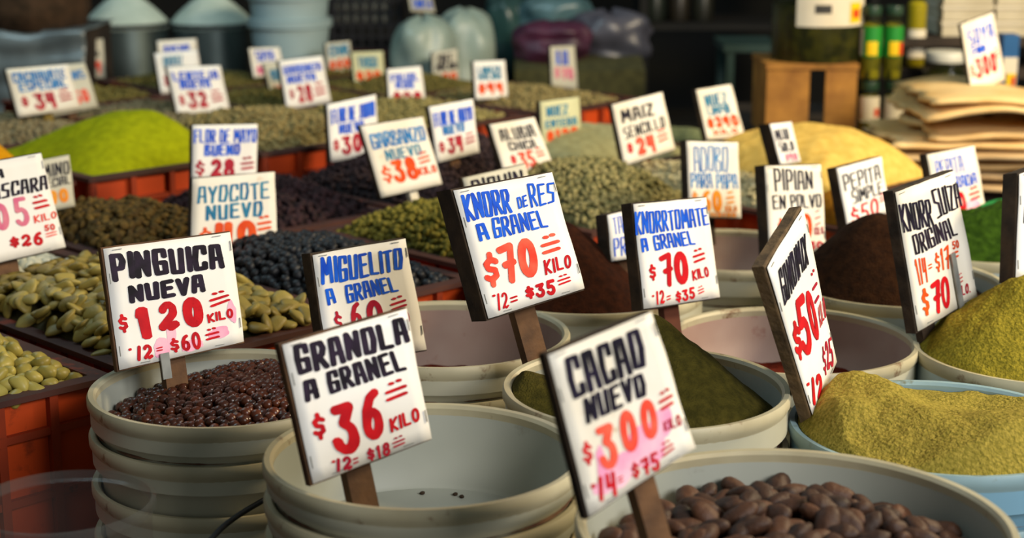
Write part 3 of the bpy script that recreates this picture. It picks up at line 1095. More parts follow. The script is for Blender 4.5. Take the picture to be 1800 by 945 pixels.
def quad_surf(surf, q):
    def f(a, b):
        u = (q[0][0]*(1-a)+q[1][0]*a)*(1-b)+(q[3][0]*(1-a)+q[2][0]*a)*b
        v = (q[0][1]*(1-a)+q[1][1]*a)*(1-b)+(q[3][1]*(1-a)+q[2][1]*a)*b
        return surf(u, v)
    return f


def blot(mb, surf, u, v, ru, rv, seed):
    n = 22
    vs = []
    for i in range(n):
        a = 2*math.pi*i/n
        k = 1+0.45*noise.noise(Vector((math.cos(a)*1.4+seed, math.sin(a)*1.4, seed*2)))
        vs.append(surf(min(0.985, max(0.015, u+ru*k*math.cos(a))), min(0.985, max(0.015, v-rv*k*math.sin(a)))))
    mb.add(vs, [tuple(range(n))])


def make_sign(px, d, lines, label, yaw=40, tilt=12, th=0.012, card=None, wood=None, stake=None, stain=None, near=False, wave=0.0015, edge=0.012, clip=None,
              group='hand lettered price signs'):
    """px: the four corners TL, TR, BR, BL seen in the photograph; the board lies in a plane turned by yaw and leaning back by tilt"""
    y_, t_ = math.radians(yaw), math.radians(tilt)
    n = Vector((math.sin(y_)*math.cos(t_), -math.cos(y_)*math.cos(t_), math.sin(t_)))
    cx = sum(p[0] for p in px)/4
    cy = sum(p[1] for p in px)/4
    P0 = at(cx, cy, d)
    co = []
    for (x, y) in px:
        r = ray(x, y)
        co.append(CAM+r*((P0-CAM).dot(n)/r.dot(n)))
    TL, TR, BR, BL = co
    W = ((TR-TL).length+(BR-BL).length)/2
    H = ((BL-TL).length+(BR-TR).length)/2
    sd = cx*0.37+cy*0.11

    def surf0(u, v, off=0.0):
        p = (TL*(1-u)+TR*u)*(1-v)+(BL*(1-u)+BR*u)*v
        bmp = wave*(1+noise.noise(Vector((u*2.2+sd, v*2.2, sd))))+wave*0.8*max(0, u-0.7)*3*(1+math.sin(v*9+sd))*0.5
        return p+n*(bmp+off)
    def uvof(x, y):
        r = ray(x, y)
        P = CAM+r*((P0-CAM).dot(n)/r.dot(n))
        u, v = 0.5, 0.5
        for _ in range(8):
            D_ = P-((TL*(1-u)+TR*u)*(1-v)+(BL*(1-u)+BR*u)*v)
            eu = (TR-TL)*(1-v)+(BR-BL)*v
            ev = (BL-TL)*(1-u)+(BR-TR)*u
            a11, a12, a22 = eu.dot(eu), eu.dot(ev), ev.dot(ev)
            b1_, b2__ = eu.dot(D_), ev.dot(D_)
            det = a11*a22-a12*a12
            u += (b1_*a22-b2__*a12)/det
            v += (a11*b2__-a12*b1_)/det
        return (u, v)
    down = ((BL+BR)-(TL+TR)).normalized()
    right = ((TR+BR)-(TL+BL)).normalized()
    foot_len = stake[1] if stake else 0.05
    su = stake[0] if stake else 0.5
    sw = (stake[2] if stake and len(stake) > 2 else 0.024)
    bm = BL*(1-su)+BR*su
    root = empty('price_sign', bm+down*foot_len-n*(th+0.008))
    tag(root, label, 'price sign', group)
    # board
    b = MB()
    loop = []
    k = 7
    cs = [(0-edge, 0-edge), (1+edge*0.4, 0-edge*0.6), (1+edge*0.4, 1+edge), (0-edge, 1+edge)]
    for e in range(4):
        a, c = cs[e], cs[(e+1) % 4]
        for i in range(k):
            f = i/k
            u = a[0]+(c[0]-a[0])*f+0.006*noise.noise(Vector((e*3+f*5+sd, 1, 0)))
            v = a[1]+(c[1]-a[1])*f+0.006*noise.noise(Vector((e*3+f*5+sd, 9, 0)))
            loop.append((u, v))
    m = len(loop)

    def flat(u, v):
        return (TL*(1-u)+TR*u)*(1-v)+(BL*(1-u)+BR*u)*v
    fr = [flat(u, v)-n*0.0006 for u, v in loop]
    f2 = [flat(u*1.006-0.003, v*1.006-0.003)-n*0.0022 for u, v in loop]
    bk_ = [flat(u, v)-n*th for u, v in loop]
    b.add(fr+f2+bk_, [tuple(reversed(range(m)))]+[tuple(range(2*m, 3*m))]
          + [(i, (i+1) % m, m+(i+1) % m, m+i) for i in range(m)]+[(m+i, m+(i+1) % m, 2*m+(i+1) % m, 2*m+i) for i in range(m)])
    b.build('board', wood or M_wood_dark, root)
    # paper sheet
    sh = MB().slab(10, 10, lambda u, v: surf0(u+0.004*noise.noise(Vector((v*6, sd, 0)))*(1 if u > .5 else .5), v+0.004*noise.noise(Vector((u*6, sd, 4)))),
                   lambda u, v: -n*0.0005)
    sheet = sh.build('paper_sheet', card or M_card, root, 'all')
    # lettering
    if stain:
        q = MB()
        for i, (u, v, ru, rv) in enumerate(stain):
            blot(q, lambda a, c: surf0(a, c, 0.0004+0.00003*i), u, v, ru, rv, i*1.7+sd)
        tag(q.build('ink_stain', M_stain_pink, sheet), 'pink smear of washed out ink')
    groups = {}
    for li in lines:
        text, ink, box = li[:3]
        kw = li[3] if len(li) > 3 else {}
        nm = 'lettering' if ink in 'kpbst' and not any(ch.isdigit() for ch in text) else 'price_lettering'
        q = groups.setdefault((nm, ink), MB())
        if len(box) == 4 and isinstance(box[0], tuple):
            uq = [uvof(*p) for p in box]
            fq = quad_surf(lambda a, c: surf0(a, c, 0.0009), uq)
            ww = ((fq(1, 0)-fq(0, 0)).length+(fq(1, 1)-fq(0, 1)).length)/2
            hh_ = ((fq(0, 1)-fq(0, 0)).length+(fq(1, 1)-fq(1, 0)).length)/2
            write(q, fq, ww, hh_, text, (0, 0, 1, 1), **kw)
        else:
            write(q, lambda a, c: surf0(a, c, 0.0009), W, H, text, box, **kw)
    for (nm, ink), q in groups.items():
        q.build(nm, INK[ink], sheet)
    # stake
    sk = MB()
    top = BL*(1-su)+BR*su-down*H*0.55-n*(th+0.007)
    bot = bm+down*foot_len-n*(th+0.007)
    sk.box((top+bot)/2, right*sw/2, n*0.006, (bot-top)/2)
    sk.build('stake', (stake[3] if stake and len(stake) > 3 else M_wood_mid), root)
    if near:
        for (u, v, ang) in ((0.10, 0.02, 0), (0.88, 0.02, 0), (0.02, 0.25, 1), (0.02, 0.85, 1), (0.985, 0.12, 1), (0.985, 0.82, 1), (0.2, 0.98, 0), (0.8, 0.98, 0)):
            p = surf0(u, v, 0.0008)
            a_ = (right if ang == 0 else down)
            c_2 = (down if ang == 0 else right)
            MB().box(p, a_*0.0062, c_2*0.0004, n*0.0004).build('staple', M_steel, root)
    if clip:
        cu, cv, L_, cw_ = clip
        p = surf0(cu, cv, 0.004)
        MB().box(p, right*cw_, down*L_, n*0.0012).build('metal_strip', M_steel, root)
    return root


B1 = dict(wt=0.205, thin=0.66, gap=0.09)
B2 = dict(wt=0.19, thin=0.62, gap=0.12)
NUM = dict(wt=0.21, thin=0.75, gap=0.10)
THN = dict(wt=0.14, thin=0.8, gap=0.14)
KI = dict(wt=0.17, thin=0.9, gap=0.12)

# the two front signs
make_sign([(495, 606), (712, 542), (757, 770), (549, 850)], 1.70, [
        ('GRANOLA', 'p', ((510.7, 608.6), (709.1, 556.3), (718.5, 602.1), (521.4, 662.1)), B1),
        ('A', 'p', ((527, 668.5), (555.7, 661.3), (560.8, 698.5), (535.1, 708)), B1),
        ('GRANEL', 'p', ((568.5, 653.5), (700.5, 610.7), (714.2, 649.3), (578, 693.4)), B1),
        ('$', 'r', ((542.8, 728.5), (568.5, 722.1), (573.7, 771.4), (550.5, 777.8)), dict(wt=.17, thin=.9)),
        ('3', 'r', ((575.4, 708), (616.5, 696.4), (637.1, 790.6), (587.8, 800.5)), dict(wt=.20, thin=.85)),
        ('6', 'r', ((628.5, 690.8), (666.2, 679.2), (677.4, 770.1), (637.9, 780.8)), dict(wt=.20, thin=.85)),
        ('"', 'r', ((673.5, 672.8), (710.8, 662.1), (717.6, 696.4), (675.6, 709.2)), dict(wt=.13, thin=.7)),
        ('KIL0', 'r', ((682.1, 734.9), (733.5, 713.5), (736.5, 739.2), (686.4, 760.7)), KI),
        ('\'', 'r', ((579.7, 809.1), (586.5, 807.4), (588.2, 818.5), (582.2, 820.2)), dict(wt=.17, thin=.9)),
        ('/2', 'c', ((585.7, 804.8), (614.8, 799.6), (617.8, 824.9), (589.1, 831.3)), KI),
        ('=', 'c', ((616.5, 803.5), (627.7, 800.5), (628.5, 814.2), (617.8, 817.6)), KI),
        ('$18', 'c', ((640.5, 788.5), (683.4, 774.8), (685.1, 799.2), (644.8, 812.1)), dict(wt=.17, thin=.9)),
        ('"', 'c', ((686.4, 769.2), (709.1, 761.9), (710.8, 780.8), (688.5, 788.5)), dict(wt=.13, thin=.7)),
    ],
    'white price sign lettered GRANOLA with a large red 36 above the empty bucket', th=0.010, stake=(0.42, 0.095, 0.030), near=True, wood=M_wood_mid)
make_sign([(962, 624), (1143, 548), (1219, 786), (1034, 907)], 1.47, [
        ('CACAO', 'k', ((986.3, 630.2), (1121.2, 576.2), (1137.4, 643.7), (1004.3, 704.4)), B1),
        ('NUEVO', 'k', ((1020.5, 699), (1127.1, 652.6), (1137.4, 693.1), (1028.1, 745.7)), B1),
        ('$', 'r', ((1017.8, 776.3), (1034.9, 769.6), (1040.3, 814.5), (1022.3, 819)), dict(wt=.17, thin=.9)),
        ('3', 'l', ((1040.3, 749.3), (1071.8, 736.7), (1087.1, 817.7), (1055.1, 830.3)), dict(wt=.20, thin=.85)),
        ('0', 'l', ((1082.1, 724.6), (1111.3, 715.6), (1122.6, 789.8), (1091.1, 799.7)), dict(wt=.20, thin=.85)),
        ('0', 'l', ((1119.4, 704.4), (1147.3, 695.4), (1158.5, 765.1), (1128.4, 776.3)), dict(wt=.20, thin=.85)),
        ('"', 'r', ((1152.7, 688.6), (1176.5, 677.4), (1184.2, 713.3), (1158.5, 724.6)), dict(wt=.13, thin=.7)),
        ('KIL0', 'c', ((1163, 740.3), (1193.2, 725.9), (1196.8, 747.1), (1165.3, 758.3)), KI),
        ('\'', 'r', ((1034, 850.5), (1043, 848.2), (1043.9, 866.2), (1035.8, 869.8)), dict(wt=.17, thin=.9)),
        ('/4', 'r', ((1043, 837), (1077.6, 823.5), (1084.4, 868.5), (1050.6, 880.6)), dict(wt=.17, thin=.9)),
        ('=', 'r', ((1080.8, 837), (1091.1, 832.5), (1093.3, 846), (1082.6, 850.5)), KI),
        ('$75', 'r', ((1103.2, 814.5), (1151.8, 789.8), (1159.9, 823.5), (1109.1, 843.7)), dict(wt=.17, thin=.9)),
        ('"', 'r', ((1156.3, 778.5), (1177.9, 769.6), (1184.2, 789.8), (1160.8, 805.5)), dict(wt=.13, thin=.7)),
    ],
    'white price sign lettered CACAO NUEVO with a red 300 and pink smears', th=0.010, stake=(0.58, 0.13, 0.026), near=True, wood=M_wood_dark, card=M_card_warm,
    stain=[(.30, .86, .20, .10), (.62, .80, .22, .13), (.80, .72, .10, .09), (.20, .78, .05, .12)])
# second row
make_sign([(181, 437), (403, 408), (428, 600), (209, 650)], 2.12, [
        ('PINGUICA', 'p', ((189.6, 445.2), (388, 426.5), (393.4, 470.4), (196.1, 495.5)), B1),
        ('NUEVA', 'p', ((222.7, 502.9), (356.9, 480.7), (360.8, 513.3), (227.5, 534.9)), B1),
        ('$', 'r', ((204.4, 553.3), (221.6, 548), (226.6, 582.9), (208.8, 585.9)), dict(wt=.17, thin=.9)),
        ('1', 'r', ((232.5, 540), (260.7, 535.5), (268.1, 593.3), (244.4, 597.7)), dict(wt=.24, thin=.55)),
        ('2', 'r', ((277, 531.1), (309.5, 526), (314.6, 580), (276.1, 584.4)), dict(wt=.20, thin=.85)),
        ('0', 'r', ((316.4, 522.2), (352.5, 517.7), (359, 571.1), (322.3, 576.4)), dict(wt=.23, thin=.85)),
        ('"', 'r', ((364.3, 513.3), (396.9, 507.4), (405.2, 529.6), (367.3, 541.4)), dict(wt=.13, thin=.7)),
        ('KIL0', 'r', ((362, 551.8), (407.3, 540), (408.8, 557.7), (364.9, 568.1)), KI),
        ('\'', 'r', ((223.6, 612.5), (229.6, 611.1), (230.5, 621.4), (225.1, 622)), dict(wt=.17, thin=.9)),
        ('/2', 'r', ((236.4, 607.2), (265.1, 604.2), (268.1, 630.9), (239.3, 634.8)), KI),
        ('=', 'r', ((271.9, 609.6), (284.4, 607.2), (285, 617), (272.5, 618.5)), KI),
        ('$60', 'r', ((294.7, 596.2), (349.5, 580), (354, 612.5), (299.2, 621.4)), dict(wt=.17, thin=.9)),
        ('"', 'r', ((358.4, 577), (382.1, 572.5), (386.6, 594.8), (359.9, 599.2)), dict(wt=.13, thin=.7)),
    ],
    'white price sign lettered PINGUICA NUEVA with a red 120', th=0.009, stake=(0.46, 0.045, 0.030), near=True, wood=M_wood_mid,
    stain=[(.34, .90, .07, .09), (.43, .80, .04, .10), (.58, .93, .09, .05), (.80, .87, .09, .05), (.93, .72, .035, .09)], clip=(0.34, 1.05, 0.016, 0.006))
make_sign([(796, 335), (969, 303), (1026, 507), (857, 560)], 2.09, [
        ('KNORR', 'b', ((806.9, 342.3), (892.2, 329.8), (899, 372.8), (819.4, 390.7)), dict(wt=.19, thin=.6, gap=.04)),
        ('DE', 'b', ((906.4, 347.4), (924.3, 341.3), (926.7, 362.6), (909.8, 368.4)), KI),
        ('RES', 'b', ((924.3, 323.7), (971.7, 321), (974.1, 355.9), (932.8, 367)), dict(wt=.15, thin=.7)),
        ('A', 'b', ((831.2, 395.5), (851.6, 390.7), (860, 421.2), (841.4, 425.9)), dict(wt=.17)),
        ('GRANEL', 'b', ((860, 382.9), (953.1, 367.7), (962.6, 398.8), (866.8, 419.2)), dict(wt=.17, gap=.08)),
        ('$', 'l', ((843.1, 443.9), (871.9, 437.1), (879.3, 501.4), (851.6, 507.2)), dict(wt=.17, thin=.9)),
        ('7', 'l', ((867.8, 428), (898.3, 421.9), (912.5, 494.7), (880.3, 500.4)), dict(wt=.17, thin=.9)),
        ('0', 'l', ((904, 420.2), (936.9, 415.1), (947, 485.5), (912.5, 490.3)), dict(wt=.20, thin=.85)),
        ('"', 'l', ((945.7, 415.1), (980.2, 407.7), (984.3, 443.9), (949.7, 450.6)), dict(wt=.15, thin=.9)),
        ('KIL0', 'r', ((952.4, 457.4), (999.8, 445.6), (1002.2, 469.3), (957.2, 484.5)), dict(wt=.16, thin=.8)),
        ('\'', 'r', ((862.4, 518.3), (868.5, 516.7), (869.8, 526.1), (864.4, 527.5)), dict(wt=.17, thin=.9)),
        ('/2', 'r', ((869.2, 515), (889.5, 511.6), (893.9, 540.4), (873.6, 545.4)), dict(wt=.15)),
        ('=', 'r', ((893.9, 520), (908.4, 516.7), (909.8, 530.2), (895.6, 533.6)), dict(wt=.16)),
        ('$35', 'r', ((919.3, 504.8), (971.7, 487.9), (976.1, 516.7), (924.3, 527.5)), dict(wt=.17, thin=.9)),
        ('"', 'r', ((976.1, 484.5), (997.1, 479.4), (1002.2, 496.3), (978.5, 503.1)), dict(wt=.13, thin=.7)),
    ],
    'white price sign with blue lettering and a large salmon 70 on a thick dark board', th=0.030, stake=(0.52, 0.13, 0.034), near=True, tilt=14)
make_sign([(1112, 359), (1240, 347), (1264, 522), (1131, 543)], 2.42, [
        ('KNORRTOMATE', 'b', ((1112.9, 372.8), (1240.2, 363.6), (1244.9, 394.8), (1116.3, 415.1)), dict(wt=.18, thin=.6, gap=.06)),
        ('A', 'b', ((1122.4, 418.5), (1136.6, 416.8), (1139.3, 440.5), (1127.5, 443.9)), dict(wt=.18)),
        ('GRANEL', 'b', ((1144.4, 413.4), (1215.5, 404.9), (1222.2, 430.3), (1149.5, 440.5)), dict(wt=.17, gap=.08)),
        ('$', 'r', ((1136.6, 465.9), (1150.1, 462.5), (1152.2, 493), (1141, 495.7)), dict(wt=.17, thin=.9)),
        ('7', 'r', ((1154.5, 447.3), (1177.2, 442.2), (1185, 503.8), (1163, 507.9)), dict(wt=.17, thin=.9)),
        ('0', 'r', ((1179.9, 442.2), (1205.3, 438.1), (1211.1, 496.3), (1186, 502.4)), dict(wt=.20, thin=.85)),
        ('"', 'r', ((1214.5, 437.1), (1234.8, 432.7), (1239.2, 457.4), (1217.2, 463.2)), dict(wt=.13, thin=.7)),
        ('KIL0', 'r', ((1213.8, 474.3), (1242.6, 467.6), (1245.9, 486.2), (1216.5, 493.6)), KI),
        ('\'', 'r', ((1143.4, 518.3), (1147.8, 517.3), (1148.8, 526.1), (1145.4, 526.8)), dict(wt=.17, thin=.9)),
        ('/2', 'r', ((1149.5, 511.6), (1164.7, 508.2), (1167.1, 533.6), (1152.8, 536.3)), dict(wt=.17, thin=.9)),
        ('=', 'r', ((1169.1, 518.3), (1177.2, 516.7), (1177.2, 527.5), (1169.8, 529.5)), KI),
        ('$35', 'r', ((1184, 511.6), (1218.9, 503.1), (1221.2, 525.1), (1186.7, 532.9)), dict(wt=.17, thin=.9)),
        ('"', 'r', ((1223.9, 503.1), (1234.8, 499.7), (1236.8, 513.9), (1225.6, 517.3)), dict(wt=.13, thin=.7)),
    ],
    'white price sign with blue lettering and a red 70 before the pink dusted bucket', th=0.022, stake=(0.50, 0.09, 0.030, mat('red_brown_stake', '#5a2c18', '#43200f', 20, 0.8)), near=True, card=M_card)
make_sign([(548, 448), (711, 419), (749, 614), (577, 640)], 2.26, [
        ('MIGUELITO', 'b', ((560, 452.7), (705.1, 435), (708.6, 472.6), (563.5, 502.2)), dict(wt=.19, gap=.08)),
        ('A', 'b', ((568.2, 508.1), (585.1, 505.2), (591.1, 531.8), (576.2, 537.7)), dict(wt=.18)),
        ('GRANEL', 'b', ((602.9, 500.7), (691.8, 484.4), (699.2, 511.1), (608.8, 533.3)), dict(wt=.18, gap=.08)),
        ('$', 'c', ((583.1, 548.1), (597.9, 545.1), (604.4, 586.6), (589.6, 591.1)), dict(wt=.17, thin=.9)),
        ('6', 'c', ((610.9, 533.3), (631, 528), (638.7, 577.7), (617.7, 583.6)), dict(wt=.17, thin=.9)),
        ('0', 'c', ((639.3, 527.4), (668.1, 523.8), (675.5, 573.3), (645.9, 577.7)), dict(wt=.17, thin=.9)),
        ('"', 'c', ((681.4, 522.9), (709.5, 515.5), (714, 539.2), (685.8, 546.6)), dict(wt=.13, thin=.7)),
        ('KIL0', 'c', ((688.8, 554), (714.6, 545.1), (719.3, 564.4), (693.2, 574.8)), KI),
    ],
    'white price sign with blue lettering behind the GRANOLA sign', th=0.022, stake=(0.6, 0.05, 0.028), near=True, card=M_card)
# steeply turned sign at the blue bucket
make_sign([(1346, 470), (1409, 366), (1468, 636), (1430, 742)], 1.99, [
        ('GONDIMIX', 'k', ((1364.8, 477.8), (1411.1, 407.4), (1418.5, 463), (1375.9, 540.7)), dict(wt=.19, thin=.5)),
        ('$', 'r', ((1385.6, 566.7), (1400, 555.6), (1411.1, 629.6), (1398.9, 636.3)), dict(wt=.17, thin=.9)),
        ('5', 'r', ((1393, 533.3), (1410, 509.3), (1427, 623), (1409.3, 631.5)), dict(wt=.17, thin=.9)),
        ('0', 'r', ((1410, 514.8), (1423.3, 506.7), (1439.6, 596.3), (1425.9, 601.9)), dict(wt=.20, thin=.85)),
        ('"', 'c', ((1420.4, 477), (1428.5, 468.5), (1438.9, 529.6), (1429.6, 537)), dict(wt=.13, thin=.7)),
        ('KIL0', 'c', ((1435.2, 538.9), (1444.4, 518.5), (1450, 555.6), (1438.9, 575.9)), KI),
        ('\'', 'r', ((1414, 674), (1419, 671), (1421, 684), (1417, 687)), dict(wt=.17, thin=.9)),
        ('/2', 'r', ((1420, 664), (1440, 652), (1446, 700), (1426, 714)), dict(wt=.17, thin=.9)),
        ('$25', 'c', ((1440, 612), (1457, 588), (1463, 640), (1446, 664)), KI),
    ],
    'price sign with a worn plywood edge turned steeply sideways at the sky blue bucket', yaw=66, tilt=9, th=0.015, wood=mat('split_plywood', '#7a6244', '#4a3a28', 30, 0.8, 0.5, 90), stake=(0.35, 0.08, 0.03), near=True, card=M_card)
make_sign([(1572, 338), (1675, 300), (1716, 522), (1612, 582)], 2.36, [
        ('KNORR', 'k', ((1575.9, 361.1), (1633.3, 348.1), (1640.7, 396.3), (1586.3, 411.1)), dict(wt=.18, gap=.05)),
        ('SUIZA', 'p', ((1633.3, 333.3), (1681.5, 320.4), (1688.9, 361.1), (1646.3, 385.2)), dict(wt=.17, gap=.1)),
        ('ORIGINAL', 'p', ((1600, 414.8), (1672.2, 379.6), (1681.5, 413), (1607.4, 450)), dict(wt=.17, gap=.1)),
        ('1/4', 'o', ((1603.7, 455.6), (1624.1, 450), (1629.6, 494.4), (1613, 503)), dict(wt=.17, thin=.9)),
        ('=', 'o', ((1628.5, 463), (1635.9, 461.1), (1637, 472.2), (1629.6, 474.8)), KI),
        ('$17', 'o', ((1638.9, 446.3), (1664.8, 427.8), (1668.5, 472.2), (1644.4, 479.6)), dict(wt=.17, thin=.9)),
        ('50', 'o', ((1670.4, 424.1), (1681.5, 420.4), (1683.3, 435.2), (1672.2, 438.9)), KI),
        ('=', 'o', ((1668.5, 442.6), (1681.9, 437.8), (1683.3, 453.7), (1670, 459.3)), KI),
        ('$', 'o', ((1614.8, 507.4), (1628.5, 501.9), (1633, 551.9), (1620.4, 555.6)), dict(wt=.22)),
        ('7', 'r', ((1631.5, 494.4), (1650, 487), (1653.7, 548.9), (1638.9, 553.7)), dict(wt=.20, thin=.85)),
        ('0', 'r', ((1649.3, 488.9), (1665.6, 481.5), (1670, 538.9), (1655.6, 545.2)), dict(wt=.17, thin=.9)),
        ('"', 'r', ((1681.5, 481.5), (1688.9, 477.8), (1690.7, 496.3), (1683.3, 500)), dict(wt=.13, thin=.7)),
        ('L0.', 'c', ((1687, 501.9), (1702.6, 495.6), (1703.3, 514.8), (1688.9, 520.4)), KI),
    ],
    'weathered price sign with black lettering and an orange 70 by the yellow green cone', th=0.018, wood=mat('charred_plywood', '#4a3c2e', '#241c15', 30, 0.85, 0.5, 90), stake=(0.35, 0.05, 0.03, M_wood_dark), near=True, card=M_card_warm,
    clip=(0.70, 0.80, 0.040, 0.005))
make_sign([(1790, 306), (1895, 270), (1915, 462), (1784, 494)], 2.42, [
    ('MOLE', 'k', (.10, .08, .95, .28), B1), ('ALMENDRA', 'k', (.08, .31, .95, .48), B1), ('$', 'r', (.12, .52, .26, .70), dict(wt=.18)), ('80', 'r', (.30, .50, .70, .76), NUM), ('1/2=$40', 'r', (.18, .80, .92, .96), KI)],
    'price sign cut off by the frame edge above the tall yellow green cone', th=0.024, stake=(0.5, 0.05, 0.03, M_wood_dark), near=True)
# third row and beyond
make_sign([(1067, 378), (1152, 358), (1162, 446), (1074, 459)], 2.72, [
    ('TAMARINDO', 'b', (.08, .08, 1.0, .45), dict(wt=.10, gap=.1)), ('PRIMERA', 'b', (.06, .52, .95, .92), dict(wt=.13))],
    'white sign with blue lettering mostly hidden by the red 70 sign', th=0.026, stake=(0.5, 0.05, 0.028))
make_sign([(1344, 292), (1442, 289), (1450, 440), (1352, 446)], 2.92, [
        ('PIPIAN', 'k', ((1357.5, 294), (1426.1, 300.3), (1428.6, 332.1), (1361.3, 335.9)), dict(wt=.14, gap=.14)),
        ('EN', 'k', ((1355.4, 343.5), (1379.1, 342.2), (1380.8, 367.6), (1358, 368.9)), dict(wt=.15)),
        ('POLVO', 'k', ((1386.7, 342.2), (1441.3, 339.7), (1442.6, 363.8), (1389.2, 366.4)), dict(wt=.15, gap=.1)),
        ('$', 'o', ((1363.8, 382.9), (1377.8, 380.8), (1381.6, 415.9), (1367.6, 418.9)), dict(wt=.17, thin=.9)),
        ('70', 'o', ((1382.9, 377.8), (1425.6, 372.7), (1427.1, 420), (1385.4, 423.5)), dict(wt=.17, thin=.9)),
        ('"', 'r', ((1429.9, 368.9), (1440, 367.6), (1440.8, 395.6), (1430.6, 398.1)), dict(wt=.13, thin=.7)),
        ('KIL0', 'c', ((1429.9, 399.4), (1445.1, 396.9), (1445.9, 410.8), (1430.6, 413.4)), KI),
        ('1/2=30', 'c', ((1377.8, 426.1), (1445.1, 422.3), (1445.9, 437.5), (1379.1, 440.8)), KI),
    ],
    'white price sign lettered PIPIAN EN POLVO in black', th=0.024, stake=(0.4, 0.10, 0.03, M_wood_dark), near=True, card=M_card_warm, yaw=34)
make_sign([(1470, 296), (1548, 275), (1562, 372), (1490, 407)], 3.0, [
    ('PEPITA', 'k', (.08, .12, .92, .39), dict(wt=.13, gap=.14)), ('SIMPLE', 'k', (.20, .41, .92, .63), dict(wt=.14, gap=.12)), ('$50', 'r', (.10, .66, .78, .97), dict(wt=.13)), ('"', 'r', (.80, .62, .98, .78), KI)],
    'white price sign lettered PEPITA SIMPLE behind the coffee brown cone', th=0.020, stake=(0.5, 0.06, 0.026, M_wood_dark), card=M_card)
make_sign([(1628, 272), (1712, 256), (1732, 368), (1648, 392)], 3.12, [
    ('PEPITA', 'b', (.12, .10, .70, .36), dict(wt=.13, gap=.14)), ('DORADA', 'b', (.22, .39, .92, .58), dict(wt=.15, gap=.1)), ('$60', 'r', (.10, .62, .62, .94), NUM), ('"', 'r', (.70, .60, .94, .82), dict(wt=.16))],
    'white price sign lettered PEPITA DORADA in blue by the tan sheets', th=0.014, stake=(0.5, 0.06, 0.026, M_wood_dark), card=M_card_warm, stain=[(.76, .86, .13, .10)])
make_sign([(1206, 248), (1296, 250), (1302, 383), (1211, 381)], 3.12, [
    ('ADOBO', 's', (.12, .06, .80, .40), dict(wt=.12, gap=.14)), ('PARA PAPA', 's', (.05, .42, .96, .62), dict(wt=.15, gap=.08)), ('$', 'a', (.06, .66, .18, .84), KI), ('60', 'a', (.24, .63, .64, .92), NUM), ('"', 'a', (.72, .64, .88, .82), dict(wt=.17)),
    ('KIL0', 'a', (.70, .84, .92, .92), KI), ('1/2=30', 'a', (.40, .93, .90, .99), KI)],
    'white price sign with pale blue lettering and an amber 60', th=0.018, stake=(0.5, 0.05, 0.026, M_wood_dark), card=M_card_warm, yaw=30)
make_sign([(1352, 218), (1390, 214), (1406, 284), (1371, 291)], 3.3, [
    ('MIJO', 'k', (.10, .14, .75, .42), B2), ('SOLO', 'k', (.14, .46, .85, .70), B2), ('$40', 'i', (.3, .74, .9, .94), NUM)],
    'small narrow price sign with black lettering above the pale yellow meal', th=0.028, stake=(0.5, 0.05, 0.024, M_wood_dark), card=M_card)
make_sign([(1223, 158), (1284, 148), (1308, 240), (1242, 246)], 3.75, [
    ('NUEZ', 't', (.16, .12, .78, .36), B2), ('LIMPIA', 't', (.16, .36, .80, .54), B2), ('$240', 'o', (.08, .56, .94, .80), NUM), ('KIL0', 'o', (.2, .82, .86, .92), KI)],
    'white price sign lettered NUEZ in teal before the dark back of the stall', th=0.012, stake=(0.5, 0.10, 0.024, M_wood_dark), card=M_card_warm)
make_sign([(1075, 184), (1163, 162), (1186, 262), (1097, 291)], 3.55, [
    ('MAIZ', 'k', (.12, .12, .76, .35), dict(wt=.17)), ('SENCILLO', 'k', (.10, .40, .92, .60), dict(wt=.17)), ('$', 'r', (.10, .66, .22, .86), KI), ('24', 'l', (.28, .62, .66, .94), NUM), ('"', 'l', (.70, .60, .92, .82), dict(wt=.15))],
    'white price sign with black lettering and a coral 24 above the sage meal', th=0.010, stake=(0.5, 0.07, 0.024), card=M_card_warm)
make_sign([(948, 179), (1017, 170), (1022, 250), (953, 259)], 3.8, [
    ('NUEZ', 't', (.14, .12, .70, .36), B2), ('ENTERA', 't', (.10, .42, .90, .60), B2), ('$120', 'o', (.10, .64, .92, .92), NUM)],
    'cream price sign with teal lettering and an orange price behind the purple brown mound', th=0.012, stake=(0.5, 0.08, 0.024, M_wood_dark), card=M_card_green)
make_sign([(860, 219), (938, 206), (973, 296), (885, 303)], 3.3, [
    ('ALUBIA', 'k', (.14, .12, .90, .37), dict(wt=.17)), ('CHICA', 'k', (.24, .40, .82, .58), dict(wt=.17)), ('$', 'r', (.20, .66, .32, .86), KI), ('35', 'l', (.36, .60, .70, .96), NUM), ('"', 'l', (.74, .56, .92, .76), dict(wt=.15))],
    'white price sign lettered ALUBIA CHICA in black', th=0.012, stake=(0.5, 0.10, 0.024, M_wood_dark), card=M_card_warm)
make_sign([(812, 313), (922, 288), (948, 400), (838, 425)], 2.75, [
    ('PIQUIN', 'k', (.10, .06, .92, .38), dict(wt=.15)), ('$280', 'r', (.15, .5, .9, .85), NUM)],
    'white sign lettered PIQUIN peeping out above the salmon 70 sign', th=0.008, stake=(0.5, 0.05, 0.026), card=M_card_grey)
make_sign([(633, 222), (742, 205), (777, 323), (670, 347)], 3.2, [
    ('GARBANZO', 's', (.08, .12, .96, .34), dict(wt=.17, gap=.06)), ('NUEVO', 't', (.24, .37, .82, .53), dict(wt=.16)), ('$', 'o', (.10, .58, .26, .84), dict(wt=.15)), ('38', 'o', (.28, .52, .68, .86), NUM), ('"', 'o', (.72, .48, .92, .66), dict(wt=.18)), ('KIL0', 'o', (.68, .70, .97, .82), KI)],
    'white price sign lettered GARBANZO NUEVO with an orange 38 on a pale stake', th=0.008, stake=(0.56, 0.13, 0.018, M_wood_white), card=M_card_warm)
